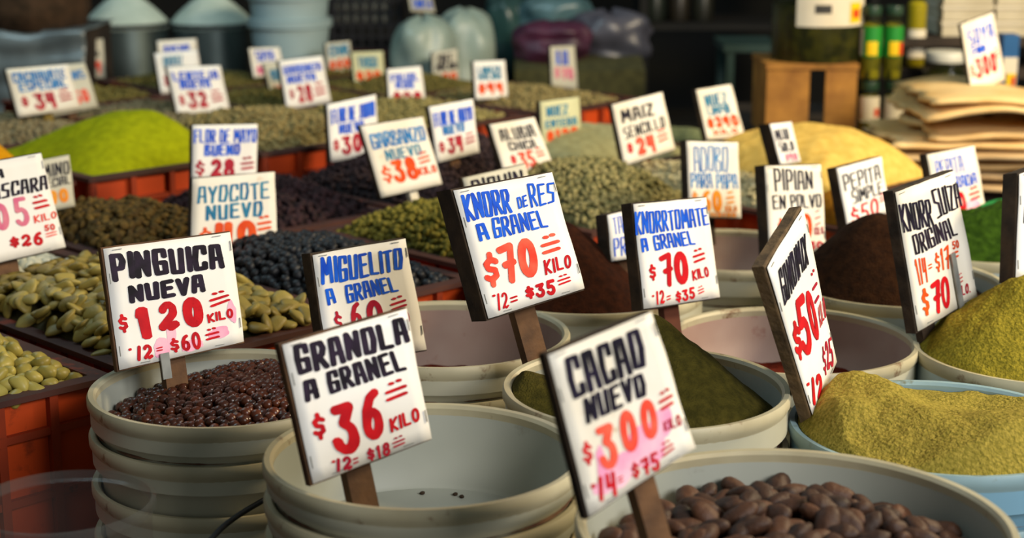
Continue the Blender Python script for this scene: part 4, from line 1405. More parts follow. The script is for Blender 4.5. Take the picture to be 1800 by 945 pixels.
make_sign([(574, 184), (660, 166), (666, 270), (581, 285)], 3.55, [
    ('FLOR DE JUNIO', 'b', (.06, .10, .96, .36), dict(wt=.28, gap=.1)), ('NUEVO', 'b', (.20, .38, .72, .56), B1), ('$', 'c', (.06, .62, .20, .84), KI), ('30', 'c', (.24, .58, .66, .92), NUM), ('"', 'c', (.74, .58, .94, .78), dict(wt=.15))],
    'white price sign with blue lettering and a crimson 30 behind the 38 sign', th=0.010, stake=(0.5, 0.10, 0.024), card=M_card)
make_sign([(753, 188), (830, 174), (841, 268), (768, 286)], 3.45, [
    ('FLOR DE MAYO', 'b', (.06, .12, .94, .38), dict(wt=.28, gap=.1)), ('NUEVO', 's', (.22, .38, .74, .56), B1), ('$', 'c', (.08, .64, .22, .86), KI), ('34', 'c', (.28, .60, .66, .92), NUM), ('"', 'c', (.70, .58, .94, .80), dict(wt=.15))],
    'white price sign with blue lettering and a crimson 34 right of the 38 sign', th=0.010, stake=(0.5, 0.10, 0.024), card=M_card)
make_sign([(338, 220), (452, 218), (450, 312), (337, 316)], 3.2, [
    ('FLOR DE MAYO', 'b', (.02, .08, .99, .34), dict(wt=.19, gap=.06)), ('BUENO', 'b', (.18, .36, .74, .58), B1), ('$', 'c', (.04, .64, .20, .94), dict(wt=.17)), ('28', 'c', (.28, .62, .66, .98), NUM), ('"', 'c', (.74, .60, .96, .86), dict(wt=.16))],
    'white price sign with blue lettering and a crimson 28 above the 40 sign', th=0.012, stake=(0.5, 0.12, 0.026), card=M_card, yaw=30)
make_sign([(338, 314), (482, 302), (487, 430), (335, 441)], 2.86, [
    ('AYOCOTE', 't', (.06, .12, .93, .36), dict(wt=.15, gap=.12)), ('NUEVO', 't', (.16, .385, .84, .60), dict(wt=.17)), ('$', 'o', (.08, .68, .24, .98), dict(wt=.14)), ('40', 'o', (.26, .62, .76, .99), NUM), ('"', 'o', (.76, .58, .94, .80), dict(wt=.15)), ('KIL0', 'o', (.70, .84, .99, .97), KI)],
    'white price sign lettered AYOCOTE NUEVO with an orange 40', th=0.012, stake=(0.5, 0.09, 0.028), card=M_card_warm, yaw=32)
make_sign([(-78, 296), (71, 269), (115, 434), (-50, 472)], 2.62, [
        ('HABA', 'k', ((-60, 306), (5, 296), (7, 313), (-58, 324)), B1),
        ('CASCARA', 'p', ((-34, 329), (82, 307), (84, 333), (-32, 356)), dict(wt=.18, gap=.1)),
        ('$1', 'i', ((-52, 370), (-20, 364), (-12, 412), (-44, 418)), dict(wt=.17, thin=.9)),
        ('0', 'i', ((-16, 360), (10, 354), (19, 402), (-8, 408)), dict(wt=.20, thin=.85)),
        ('5', 'i', ((19, 350), (43, 344), (55, 396), (29, 402)), dict(wt=.17, thin=.9)),
        ('"', 'r', ((52, 343.5), (76, 340), (90, 365), (58, 370)), dict(wt=.14)),
        ('KIL0', 'l', ((57, 379), (98, 370), (99, 383), (60, 393)), dict(wt=.15)),
        ('$26', 'r', ((14, 417), (73.6, 405.7), (76.7, 431), (16.5, 437)), dict(wt=.17, thin=.9)),
        ('50', 'l', ((76, 395.5), (95, 392), (96.5, 404), (78, 407)), KI),
        ('=', 'l', ((78, 409), (100, 404), (101, 414), (79, 419)), KI),
    ],
    'white price sign lettered CASCARA with pink figures above the fava beans', th=0.012, stake=(0.40, 0.12, 0.034), near=True)
make_sign([(42, 287), (121, 272), (131, 362), (52, 378)], 3.05, [
    ('COMINO', 'k', (.04, .10, .97, .36), dict(wt=.16)), ('ESPECIAL', 'k', (.06, .38, .96, .56), dict(wt=.16)), ('$90', 'a', (.2, .62, .88, .9), NUM)],
    'grey price sign partly hidden by the CASCARA sign', th=0.010, stake=(0.5, 0.10, 0.024), card=M_card_grey)
# far signs
far = [
    ([(10, 122), (119, 113), (141, 190), (32, 206)], 3.95, [('CACAHUATE', 's', (.06, .08, .92, .30), B1), ('ESPECIAL', 's', (.12, .30, .90, .50), B1), ('$', 'c', (.10, .58, .22, .82), KI), ('34', 'c', (.30, .54, .66, .92), NUM), ('"', 'c', (.70, .52, .92, .80), dict(wt=.16))],
     'white price sign with a red 34 on a yellowish stake', M_card_warm, mat('yellowish_stake', '#8a7430', '#6a5822', 20, 0.8)),
    ([(62, 119), (149, 110), (173, 188), (86, 206)], 4.15, [('ANIS', 's', (.55, .14, .92, .34), B2), ('$50', 'l', (.42, .56, .88, .86), NUM)], 'white price sign half hidden behind the red 34 sign', M_card_grey, None),
    ([(154, 70), (181, 68), (185, 138), (155, 136)], 5.0, [('SAL', 'k', (.15, .3, .8, .45), B2), ('$9', 'l', (.1, .55, .8, .9), NUM)], 'small price sign with a coral figure before the left metal drum', M_card_grey, None),
    ([(276, 72), (345, 68), (350, 128), (281, 132)], 4.9, [('AVENA', 'b', (.14, .14, .80, .44), B1), ('$26', 'c', (.2, .55, .9, .9), NUM)], 'price sign topmost of the three overlapping ones before the drums', M_card_warm, None),
    ([(271, 94), (347, 87), (358, 158), (283, 165)], 4.65, [('ARROZ', 't', (.16, .10, .62, .34), B1), ('$22', 'c', (.1, .5, .9, .9), NUM)], 'middle one of three overlapping price signs before the drums', M_card, None),
    ([(293, 118), (387, 115), (404, 194), (312, 203)], 4.2, [('LENTEJA', 'b', (.06, .10, .92, .30), B1), ('NUEVA', 'b', (.16, .28, .74, .48), B1), ('$', 'c', (.08, .58, .20, .82), KI), ('32', 'c', (.24, .52, .62, .90), NUM), ('"', 'c', (.68, .52, .92, .80), dict(wt=.16))],
     'white price sign with a crimson 32 behind the lime green powder', M_card, None),
    ([(437, 85), (491, 83), (501, 130), (446, 137)], 4.85, [('SOYA', 'b', (.16, .10, .76, .46), B1), ('$18', 'i', (.1, .58, .8, .92), NUM)], 'small blue lettered price sign before the white bucket', M_card_warm, None),
    ([(463, 112), (497, 108), (512, 177), (480, 184)], 4.55, [('MAIZ', 't', (.2, .15, .9, .45), B1), ('$15', 'l', (.2, .55, .9, .85), NUM)], 'price sign half hidden behind the 28 sign', M_card_grey, None),
    ([(490, 107), (566, 98), (582, 180), (504, 192)], 4.3, [('GARBANZA', 'b', (.06, .12, .92, .30), B1), ('NUEVA', 'b', (.10, .32, .76, .50), B1), ('$', 'c', (.10, .60, .22, .82), KI), ('28', 'c', (.28, .54, .62, .92), NUM), ('"', 'c', (.66, .52, .92, .82), dict(wt=.16))],
     'white price sign with a crimson 28 before the white bucket', M_card, None),
    ([(572, 76), (615, 72), (620, 122), (577, 130)], 5.05, [('CHIA', 't', (.1, .10, .9, .46), B1), ('$60', 'o', (.06, .56, .9, .9), NUM)], 'price sign with teal and orange lettering under the black crate', M_card_grey, None),
    ([(617, 92), (673, 90), (678, 152), (624, 153)], 4.8, [('TRIGO', 't', (.16, .14, .78, .46), B1), ('$20', 'o', (.06, .54, .88, .84), NUM)], 'cream price sign with an orange figure on a dark peg', M_card_green, M_wood_dark),
    ([(680, 122), (740, 116), (749, 190), (684, 185)], 4.2, [('FRIJOL', 'b', (.08, .14, .88, .36), B1), ('NEGRO', 'b', (.2, .36, .72, .54), B1), ('$28', 'c', (.10, .60, .92, .94), NUM)], 'white price sign with a crimson figure before the clear bags', M_card, None),
    ([(760, 92), (803, 85), (808, 148), (761, 155)], 5.1, [('CAFE', 'k', (.16, .1, .8, .4), B1), ('MOLIDO', 'k', (.1, .38, .95, .56), B1), ('$90', 'o', (.06, .62, .9, .9), NUM)], 'grey price sign with black lettering against the clear bags', M_card_grey, None),
    ([(832, 108), (887, 106), (893, 172), (836, 175)], 4.3, [('LINAZA', 't', (.1, .14, .84, .34), B1), ('MOLIDA', 't', (.1, .34, .84, .5), B1), ('$44', 'o', (.08, .56, .88, .88), NUM)], 'white price sign with teal lettering right of the clear bags', M_card, None),
    ([(967, 82), (1010, 80), (1015, 158), (970, 152)], 4.9, [('AJO', 'b', (.2, .1, .7, .45), B1), ('$70', 'i', (.1, .5, .86, .8), NUM)], 'narrow price sign with blue lettering under the magenta bag', M_card_grey, None),
    ([(717, -12), (758, -12), (765, 22), (722, 20)], 5.6, [('CANELA', 'b', (.12, .3, .9, .8), B1)], 'blue lettered price sign at the top of the frame above the clear bags', M_card_grey, None),
]
for px, d, ln, lab, cd, stk in far:
    make_sign(px, d, ln, lab, th=0.010, card=cd, stake=(0.5, 0.545 if px[0][1] < 0 else 0.24 if px[0][0] == 967 else 0.11, 0.022, stk or M_wood_mid), wave=0.001)
make_sign([(1688, 43), (1745, 22), (1766, 140), (1708, 166)], 3.92, [
    ('SOYA', 'b', (.12, .12, .92, .36), dict(wt=.16, gap=.2)), ('FINA', 'b', (.20, .38, .60, .50), B1), ('$', 'l', (.05, .58, .18, .78), KI), ('300', 'r', (.20, .54, .84, .84), dict(wt=.20)), ('"', 'l', (.8, .5, .95, .66), KI)],
    'white price sign leaning out of the tan sheets on the right', th=0.006, stake=(0.5, 0.07, 0.020), card=M_card_warm)

# ------------------------------------------------------------------ tan sheets stacked on the right
M_sheet = mat('tan_sheet', '#e6c68c', '#d0a664', 7, 0.7, 0.2, 25)
M_sheet2 = mat('greyer_tan_sheet', '#c9ad80', '#a98a60', 7, 0.75, 0.2, 25)
tb = empty('wooden_table', st(2.62, -0.12, 0))
m = MB()
m.abox(0.86, 2.0, 3.74, 4.10, 0.70, 0.745)
m.build('tabletop', M_plank, tb)
for x_ in (0.90, 1.95):
    for y_ in (3.78, 4.06):
        MB().abox(x_-0.025, x_+0.025, y_-0.025, y_+0.025, 0, 0.70).build('leg', M_plank, tb)
tag(tb, 'dark wooden table under the stack of tan sheets', 'table')
sl = ['lowest tan sheet of the stack', 'second tan sheet from the bottom of the stack', 'third tan sheet from the bottom of the stack', 'fourth tan sheet from the bottom of the stack',
      'fifth tan sheet from the bottom with a curled left edge', 'sixth tan sheet from the bottom of the stack', 'tan sheet second from the top with a drooping flap', 'topmost tan sheet humped over the stack']
zc = 0.746
for i in range(8):
    h = 0.0155+0.002*(i % 3)
    x0 = 0.83+(0.02, 0.035, 0.0, 0.02, 0.01, 0.085, 0.075, 0.08)[i]
    y0, y1 = 3.68+0.02*((i*7) % 3), 4.08-0.02*((i*5) % 3)
    x1 = 1.62
    thick = h*0.62
    gapk = (0.0, .25, .1, .3, .2, .35, .2, .3)[i]

    def top(u, v, i=i, x0=x0, y0=y0, y1=y1, zc=zc, thick=thick):
        x = x0+(x1-x0)*u+(0.030*noise.noise(Vector((v*3.3, i*3.7, 1)))+0.020*noise.noise(Vector((v*11, i*3.7, 4))))*(1-u)
        y = y0+(y1-y0)*v+0.020*noise.noise(Vector((u*4, i*2.1, 5)))+0.010*noise.noise(Vector((u*14, i*2.1, 5)))*(1-v)
        curl = 0.018*math.exp(-((u-0.02)/0.10)**2)*noise.noise(Vector((v*2.5, i*5.5, 2)))
        z = zc+thick+0.007*(1+noise.noise(Vector((u*4, v*3, i*1.3))))*0.6+curl
        z -= 0.006*max(0, 0.15-v)/0.15*(1+noise.noise(Vector((u*6, i, 0))))
        if i >= 6:
            z += 0.030*math.exp(-((u-0.22)/0.25)**2)+0.008*math.sin(u*9+i)
        return Vector((x, y, z))
    o = MB().slab(34, 22, top, lambda u, v, thick=thick: Vector((0, 0, -thick*(0.75+0.25*math.sin(u*7+v*5))))).build('dried_sheet', M_sheet if i in (4, 5, 6, 7, 2) else M_sheet2, None, 'all', loc=(1.2, 3.9, zc))
    tag(o, sl[i], 'sheet', 'stack of tan sheets')
    zc += h+0.006

# ------------------------------------------------------------------ wooden box, jars and goods behind
tag(MB().abox(0.55, 2.4, 4.12, 4.9, 0.72, 0.775).build('wooden_counter', M_plank), 'dark wooden counter under the wooden box and jars', 'counter')
wb = empty('wooden_box', onY(1425, 232, 4.25))
zb_ = 0.776
zt = onY(1425, 122, 4.25).z
xL, xM0, xM1, xR = [onY(q, 200, 4.25).x for q in (1346, 1421, 1449, 1504)]
m = MB()
m.abox(xL, xM0, 4.25, 4.265, zb_, zt)
m.build('front_board', M_wood_box, wb)
MB().abox(xM1, xR, 4.25, 4.265, zb_, zt).build('front_board', M_wood_box, wb)
MB().abox(xL, xL+0.015, 4.266, 4.5, zb_, zt).build('side_board', M_wood_box, wb)
MB().abox(xR-0.015, xR, 4.266, 4.5, zb_, zt).build('side_board', M_wood_box, wb)
MB().abox(xL-0.003, xR+0.003, 4.246, 4.505, zt, zt+0.014).build('top_board', M_wood_box, wb)
tag(wb, 'orange brown wooden box with an open slot under the big jar', 'box')

M_glass = mat('jar_glass', '#4a5228', '#3c4420', 5, 0.08, alpha=0.12, spec=0.6)
M_brine = mat('dark_olive_contents', '#3c3a10', '#14170a', 42, 0.35, 0.3, 60, voro=True, contrast=(0.2, 0.8))
M_olives = mat('green_olive_contents', '#8a8418', '#30340e', 40, 0.35, 0.3, 60, voro=True, contrast=(0.2, 0.8))
M_lid_g = mat('dark_green_lid', '#23402c', '#1c3324', 6, 0.4)
M_lid_w = mat('white_lid', '#d6d4c6', '#c4c0b0', 6, 0.4)
M_lab_w = mat('white_label', '#e2d8c2', '#d0c4a8', 6, 0.6)
M_lab_g = mat('green_label', '#1d8a2c', '#147020', 6, 0.5)
M_yel_l = mat('yellow_print', '#f0cc10', '#e8b808', 6, 0.5)
M_red_l = mat('red_print', '#d8481c', '#c03a14', 6, 0.5)
M_barcode = mat('dark_print', '#3c3a36', '#2c2a28', 6, 0.6)


def jar(px0, px1, py0, py1, Y, lid, content, labels, label, square=False, lidh=0.018, cat='jar', group=None):
    """px range and top / bottom rows at distance Y; labels: (rel z0, z1, angle0, angle1 in deg from facing, material)"""
    a = onY((px0+px1)/2, py1, Y)
    zt_ = onY((px0+px1)/2, py0, Y).z
    R = (px1-px0)/2*(Y/ray((px0+px1)/2, py1).y)/F
    h = zt_-a.z
    root = empty('glass_jar', a)
    tag(root, label, cat, group)
    hb = h-lidh
    MB().lathe(a, [(0, 0), (R*0.92, 0), (R, 0.008), (R, hb*0.84), (R*0.84, hb*0.94), (R*0.82, hb)], 40).build('glass', M_glass, root, True)
    MB().lathe(a, [(0, 0.004), (R*0.9, 0.004), (R*0.955, 0.012), (R*0.955, hb*0.82), (R*0.6, hb*0.86), (0, hb*0.86)], 40).build('contents', content, root, True)
    if lid:
        MB().lathe(a, [(R*0.88, hb-0.004), (R*0.90, hb), (R*0.90, h-0.003), (R*0.86, h), (0, h)], 40).build('lid', lid, root, True)
    for k, (z0, z1, a0, a1, mt) in enumerate(labels):
        q = MB()
        n = 14
        rr = R+0.0012+0.0008*k
        for i in range(n+1):
            an = math.radians(-90+a0+(a1-a0)*i/n)
            for zz in (z0, z1):
                q.v.append((a.x+rr*math.cos(an), a.y+rr*math.sin(an), a.z+h*zz))
        for i in range(n):
            q.f.append((2*i, 2*i+2, 2*i+3, 2*i+1))
        q.mi = [0]*n
        q.build('label' if k == 0 else 'label_print', mt, root, 'all')
    return root


jar(1352, 1512, -30, 116, 4.36, M_lid_g, M_brine, [(.52, .92, -35, 80, M_lab_w), (.68, .78, -12, 8, M_barcode), (.56, .80, 34, 54, M_yel_l), (.62, .72, 38, 50, M_red_l)],
    'big jar of dark pickles with a white label on the wooden box')
zs = 232
jar(1505, 1543, 142, 234, 4.30, M_lid_g, M_olives, [(.26, .72, -60, 60, M_lab_w), (.34, .50, 20, 50, M_red_l)], 'lower left jar of green olives with a white label')
jar(1548, 1586, 142, 234, 4.30, M_lid_g, M_olives, [(.26, .72, -60, 60, M_lab_w)], 'lower right jar of green olives with a white label')
gl = [(.32, .73, -75, 75, M_lab_g), (.34, .53, -30, 25, M_yel_l)]
jar(1509, 1546, 10, 139.5, 4.30, M_lid_g, M_olives, gl+[(.34, .71, -74, -50, M_lab_w)], 'upper left jar with a green label and yellow fruit print')
jar(1549, 1583, 10, 139.5, 4.30, M_lid_g, M_olives, gl+[(.34, .52, 25, 55, M_red_l)], 'upper right jar with a green label and red and yellow print')
jar(1616, 1698, 90, 218, 4.45, M_lid_w, M_brine, [(.1, .38, -60, 60, M_lab_w)], 'dark jar with a white lid behind the tan sheets', lidh=0.022)
jar(1590, 1624, -30, 118, 4.60, M_lid_w, mat('yellow_oil', '#a89a18', '#8a7c10', 8, 0.3), [(.12, .46, -60, 60, M_lab_w)], 'yellow oil bottle with a white label')
# support under the yellow bottle and white stacks : a back shelf
tag(MB().abox(0.92, 2.4, 4.56, 4.86, onY(1600, 118, 4.60).z-0.026, onY(1600, 118, 4.60).z-0.001).build('wooden_shelf', M_plank), 'dark wooden shelf behind the jars', 'shelf')
M_cup = mat('cream_plastic_cups', '#d2c8ae', '#b8ac90', 6, 0.6)
shz = onY(1600, 118, 4.60).z
for i, (px, py0, py1, Y) in enumerate(((1668, 34, 60, 4.62), (1668, 4, 31, 4.62), (1742, 8, 40, 4.68), (1772, 34, 62, 4.62), (1778, 2, 30, 4.62))):
    pass
shz = onY(1700, 64, 4.60).z
tag(MB().abox(0.98, 2.4, 4.55, 4.86, shz-0.022, shz-0.001).build('wooden_shelf', M_plank), 'upper dark wooden shelf under the cream trays', 'shelf')
for r in range(4):
    for k in range(2):
        a = onY(1686+k*92, 0, 4.7)
        z0 = shz+r*0.042
        rt = empty('plastic_tray', (a.x, a.y, z0))
        MB().abox(a.x-0.066, a.x+0.066, a.y-0.10, a.y+0.10, z0, z0+0.030).build('body', M_cup, rt)
        MB().abox(a.x-0.070, a.x+0.070, a.y-0.104, a.y+0.104, z0+0.031, z0+0.040).build('lid', M_lab_w, rt)
        tag(rt, '%s cream tray of the %s stack on the back shelf' % (('lowest', 'second', 'third', 'topmost')[r], ('left', 'right')[k]), 'tray', 'cream trays on the back shelf')
# blue packet with yellow print
bp = empty('packet', onY(1775, 150, 4.3))
a, b_ = onY(1756, 200, 4.3), onY(1793, 62, 4.3)
MB().abox(a.x, b_.x, 4.3, 4.36, 0.776, b_.z).build('body', mat('blue_packet', '#1a5c94', '#124a7c', 6, 0.5), bp)
h_ = b_.z-0.776
MB().abox(a.x+0.002, b_.x-0.002, 4.297, 4.2995, 0.776+h_*0.62, 0.776+h_*0.78).build('pale_band', M_lab_w, bp)
MB().abox(a.x+0.012, b_.x-0.004, 4.296, 4.2995, 0.776+h_*0.42, 0.776+h_*0.62).build('yellow_print', M_yel_l, bp)
MB().abox(a.x+0.024, b_.x-0.006, 4.2945, 4.2958, 0.776+h_*0.50, 0.776+h_*0.59).build('red_print', M_red_l, bp)
tag(bp, 'blue packet with yellow and red print behind the leaning sign', 'packet')

# green hose loop at the far right
pts = [at(1700+i*6, 378-22*math.sin(i/10*1.5)-i*0.3, 3.02+0.02*i) for i in range(0, 26)]
tag(MB().tube(pts, 0.0045, 8).build('green_cord', mat('green_plastic_cord', '#148a44', '#0f7438', 6, 0.4), None, 'all'), 'green plastic cord arching over the deep green powder', 'cord')

# ------------------------------------------------------------------ far left: drums, sack, bucket, black crate, bags
M_drum = mat('grey_drum_metal', '#8b9a98', '#5e6a68', 3, 0.35, metal=0.85)
M_flour = mat('white_flour', '#c6d2c4', '#b6c4b6', 20, 0.95, 0.3, 80, spec=0.1)
M_drum_rim = mat('dark_drum_rim', '#262b2b', '#1a1e1e', 6, 0.5)


def drum(px0, px1, pyr, Y, label, flabel, peak):
    a = onY((px0+px1)/2, pyr, Y)
    R = (px1-px0)/2*(Y/ray(900, pyr).y)/F
    zb0 = 0.0
    root = empty('metal_drum', (a.x, a.y, zb0))
    MB().lathe((a.x, a.y, zb0), [(0, 0), (R*0.97, 0), (R*0.97, 0.3), (R, 0.31), (R*0.97, 0.32), (R*0.97, a.z-0.012)], 48).build('body', M_drum, root, True)
    MB().lathe((a.x, a.y, a.z), [(R*0.94, -0.02), (R*0.94, -0.002), (R*0.97, 0), (R, -0.004), (R, -0.014), (R*0.97, -0.018)], 48).build('rim', M_drum_rim, root, True)
    tag(root, label, 'drum', 'metal drums of flour')
    prof = [(R*1.0*f, (peak)*(1-f)**0.8 if f < 1 else -0.01) for f in [1, 0.97, .9, .8, .65, .5, .35, .2, .1, 0]]
    o = MB().lathe((a.x, a.y, a.z-0.006), prof, 48).build('flour_mound', M_flour, None, 'all', loc=(a.x, a.y, a.z))
    tag(o, flabel, 'flour', None, 'stuff')


drum(148, 296, 38, 5.5, 'grey metal drum on the left under a white mound', 'white flour mound on the left drum', 0.12)
drum(299, 446, 38, 5.6, 'grey metal drum on the right under a white mound', 'white flour mound on the right drum', 0.12)
# brown sack and grey plastic sheet
M_sack = mat('brown_sackcloth', '#4a3420', '#32220f', 30, 0.9, 0.5, 60)
a = onY(65, 48, 5.0)
tag(MB().lathe((a.x-0.02, a.y, a.z), [(0, 0), (0.15, 0), (0.165, 0.06), (0.16, 0.18), (0.13, 0.30), (0, 0.33)], 28, wob=lambda t: 0.05*math.sin(4*t)+0.03*math.sin(9*t)).build('brown_sack', M_sack, None, 'all'),
    'brown cloth sack standing on the grey plastic sheet', 'sack')
M_poly = mat('grey_plastic_film', '#7e8888', '#50585a', 5, 0.3, 0.6, 14, spec=0.7)
q = MB()
a = onY(-20, 52, 4.86)
b2_ = onY(150, 46, 4.86)
z_top = a.z-0.002


def film(u, v):
    x = a.x-0.12+(b2_.x-a.x+0.12)*u
    if v < 0.5:
        return Vector((x, 5.22-0.36*v/0.5, z_top+0.003*nz(u*5, v*5)))
    f = (v-0.5)/0.5
    return Vector((x+0.01*nz(u*3, f*3, 1), 4.85-0.03*f+0.014*nz(u*2.5, f*7, 4)+0.006*math.sin(f*26+u*4), z_top-0.30*f))


q.slab(30, 40, film, lambda u, v: Vector((0, 0.004, -0.003)))
tag(q.build('plastic_cover', M_poly, None, 'all'), 'wrinkled grey plastic cover draped over a box at the left', 'cover')
tag(MB().abox(a.x-0.12, b2_.x-0.01, 4.87, 5.21, 0, z_top-0.006).build('storage_box', M_plank), 'box hidden under the grey plastic cover', 'box')
# white bucket
M_wb = mat('blue_white_plastic', '#9fb4b6', '#8aa0a4', 4, 0.45)
a = onY(512, 118, 5.25)
zr = onY(512, 30, 5.25).z
R0 = 52*5.4/F
R1 = 70*5.4/F
wbk = empty('white_pail', (a.x, a.y, 0.581))
h1 = zr-0.581
MB().lathe((a.x, a.y, 0.581), [(0, 0), (R0*0.8, 0), (R0*0.8, 0.01), (R1*0.95, h1-0.03), (R1*0.95, h1), (R1*0.91, h1), (R0*0.76, 0.02), (0, 0.02)], 48).build('body', M_wb, wbk, True)
MB().lathe((a.x, a.y, 0.581), [(R1*0.96, h1-0.028), (R1*1.02, h1-0.026), (R1*1.02, h1-0.002), (R1*0.93, h1)], 48).build('rim', M_wb, wbk, True)
tag(wbk, 'bluish white pail standing before the back wall', 'bucket')
wb2 = copy_tree(wbk)
wb2.location.z += 0.085
wb2['label'] = 'second bluish white pail set into the one below'
# black crate with holes
a = onY(586, 86, 5.75)
b2_ = onY(702, -20, 5.75)
bc = empty('black_crate', (0.5*(a.x+b2_.x), 5.75, a.z))
M_blk = mat('black_plastic', '#17161a', '#0e0d10', 6, 0.5)
m = MB()
nx, ny = 7, 5
dx = (b2_.x-a.x)/nx
dz_ = (b2_.z-a.z)/ny
for i in range(nx+1):
    m.abox(a.x+i*dx-0.006, a.x+i*dx+0.006, 5.75, 5.762, a.z, b2_.z)
for j in range(ny+1):
    m.abox(a.x, b2_.x, 5.7505, 5.7615, a.z+j*dz_-0.006, a.z+j*dz_+0.006)
m.build('lattice_front', M_blk, bc)
MB().abox(a.x, a.x+0.01, 5.763, 6.05, a.z, b2_.z).build('side_panel', M_blk, bc)
MB().abox(b2_.x-0.01, b2_.x, 5.763, 6.05, a.z, b2_.z).build('side_panel', M_blk, bc)
MB().abox(a.x+0.01, b2_.x-0.01, 5.763, 6.05, a.z, a.z+0.01).build('bottom', M_blk, bc)
tag(bc, 'black lattice crate behind the white pail', 'crate')
M_garlic = mat('pale_bulb', '#d8d8c4', '#b0ae9c', 12, 0.6)
gm = bean_meshes('pale_bulb', M_garlic, 2, lambda i: ellipsoid(0.019, 0.016, 0.019, 12, 8))
for r in range(3):
    for k in range(6):
        o = bpy.data.objects.new('pale_bulb', gm[k % 2])
        C.objects.link(o)
        o.location = (a.x+dx*(k+0.5), 5.79, a.z+dz_*(r+2.5))
        tag(o, 'pale round bulb seen through the black lattice crate', 'bulb', 'bulbs in the black crate')
# red crate under it
a2 = onY(586, 88, 5.7)
rc = empty('red_crate', (bc.location.x, 5.72, 0.581))
MB().abox(a.x, b2_.x, 5.70, 6.05, 0.581, a.z-0.002).build('body', mat('dark_red_plastic', '#4a1518', '#330e10', 6, 0.5), rc)
q = MB()
for i in range(6):
    x_ = a.x+0.01+(b2_.x-a.x-0.02)*i/5
    q.abox(x_-0.006, x_+0.006, 5.69, 5.699, 0.59, a.z-0.01)
q.build('rib_lattice', mat('dark_red_plastic', '#4a1518', '#330e10', 6, 0.5), rc)
tag(rc, 'dark red crate beneath the black lattice crate', 'crate')


def bag(name, px0, px1, py0, py1, Y, m_, label, depth=0.10, puff=0.25, seed=0.0, cat='bag', lean=0.0, zb=None):
    a = onY((px0+px1)/2, py1, Y)
    if zb is not None:
        a.z = zb
    tp_ = onY((px0+px1)/2, py0, Y)
    hw = (px1-px0)/2*(Y/ray(900, py1).y)/F
    h = tp_.z-a.z

    def S_(u, v):
        th = 2*math.pi*u
        f = (1-abs(2*min(0.992, 0.02+0.97*v)-1)**6)**0.5
        wv = 1+puff*noise.noise(Vector((math.cos(th)*1.6+seed, math.sin(th)*1.6, v*3.2)))
        tw = 1.0 if v < 0.96 else 1.0-0.5*((v-0.96)/0.04)
        z = a.z+h*v+0.02*noise.noise(Vector((math.cos(th)*2, math.sin(th)*2, seed+v*2)))*v
        return Vector((a.x+hw*math.cos(th)*f*wv*tw+lean*v, a.y+depth*math.sin(th)*f*wv*tw, z))
    o = MB().grid(40, 30, S_).build(name, m_, None, 'all', loc=a)
    tag(o, label, cat)
    return o


M_clear = mat('cloudy_plastic_bag', '#a4b2a6', '#84968c', 6, 0.4, 0.5, 16, spec=0.6)
M_clear2 = mat('cool_plastic_bag', '#56767c', '#38545a', 6, 0.35, 0.5, 16, spec=0.7)
M_mag = mat('magenta_plastic', '#52203c', '#34142a', 6, 0.5, 0.5, 16, spec=0.6)
M_lav = mat('lavender_plastic', '#50505c', '#383a46', 6, 0.4, 0.5, 16, spec=0.7)
M_teal = mat('dark_teal_plastic', '#2c4a48', '#1c3433', 6, 0.3, 0.5, 16, spec=0.5)
bag('clear_bag', 692, 800, 26, 176, 5.30, M_clear, 'bulging cloudy plastic bag left of the pair before the teal one', 0.10, 0.22, 1.3, zb=0.582)
bag('clear_bag', 768, 868, 16, 172, 5.45, M_clear, 'bulging cloudy plastic bag right of the pair', 0.10, 0.22, 4.1, zb=0.582)
bag('teal_bag', 850, 930, -10, 150, 5.75, M_teal, 'dark teal plastic bag behind the clear ones', 0.09, 0.2, 7.7)
bag('cool_bag', 912, 1040, -6, 92, 5.70, M_clear2, 'pale blue plastic bag above the magenta one', 0.09, 0.3, 9.9)
bag('magenta_bag', 900, 1040, 38, 112, 5.45, M_mag, 'crumpled magenta plastic bag', 0.09, 0.35, 12.1)
bag('lavender_bag', 1000, 1140, 20, 112, 5.55, M_lav, 'grey lavender plastic bag on the right of the magenta bag', 0.09, 0.3, 15.2)
# olive sack they lie on
a = onY(1018, 165, 5.3)
os_ = MB().slab(24, 12, lambda u, v: Vector((onY(905, 105, 5.3).x+(onY(1135, 105, 5.3).x-onY(905, 105, 5.3).x)*u, 5.30+0.5*v, onY(1000, 108, 5.3).z+0.01*nz(u*4, v*3)-0.03*(2*v-1)**2)),
                lambda u, v: Vector((0, 0, -(onY(1000, 108, 5.3).z-0.581)+0.035)))
tag(os_.build('olive_sack', mat('olive_sackcloth', '#4c4a28', '#38371c', 30, 0.9, 0.4, 60), None, True), 'olive cloth sack lying under the magenta bag', 'sack')

# dark shelving with goods on the right back, teal stool
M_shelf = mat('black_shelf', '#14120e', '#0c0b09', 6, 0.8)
sh = empty('storage_rack', (1.0, 6.3, 0))
x0, x1 = onY(1120, 100, 6.3).x, onY(1530, 100, 6.3).x
for zz in (0.5, 0.86, 1.14, 1.6):
    MB().abox(x0, x1, 6.2, 6.6, zz, zz+0.02).build('shelf_board', M_shelf, sh)
for xx in (x0, x1-0.03):
    MB().abox(xx, xx+0.03, 6.2, 6.6, 0, 1.9).build('upright', M_shelf, sh)
tag(sh, 'black storage rack in the dark behind the jars', 'rack')
a, b2_ = onY(1302, 55, 6.2), onY(1365, 12, 6.2)
pk = empty('carton', (0.5*(a.x+b2_.x), 6.25, 1.161))
MB().abox(a.x, b2_.x+0.02, 6.21, 6.40, 1.161, 1.161+0.10).build('body', mat('deep_blue_carton', '#0f2f6c', '#0b2454', 6, 0.6), pk)
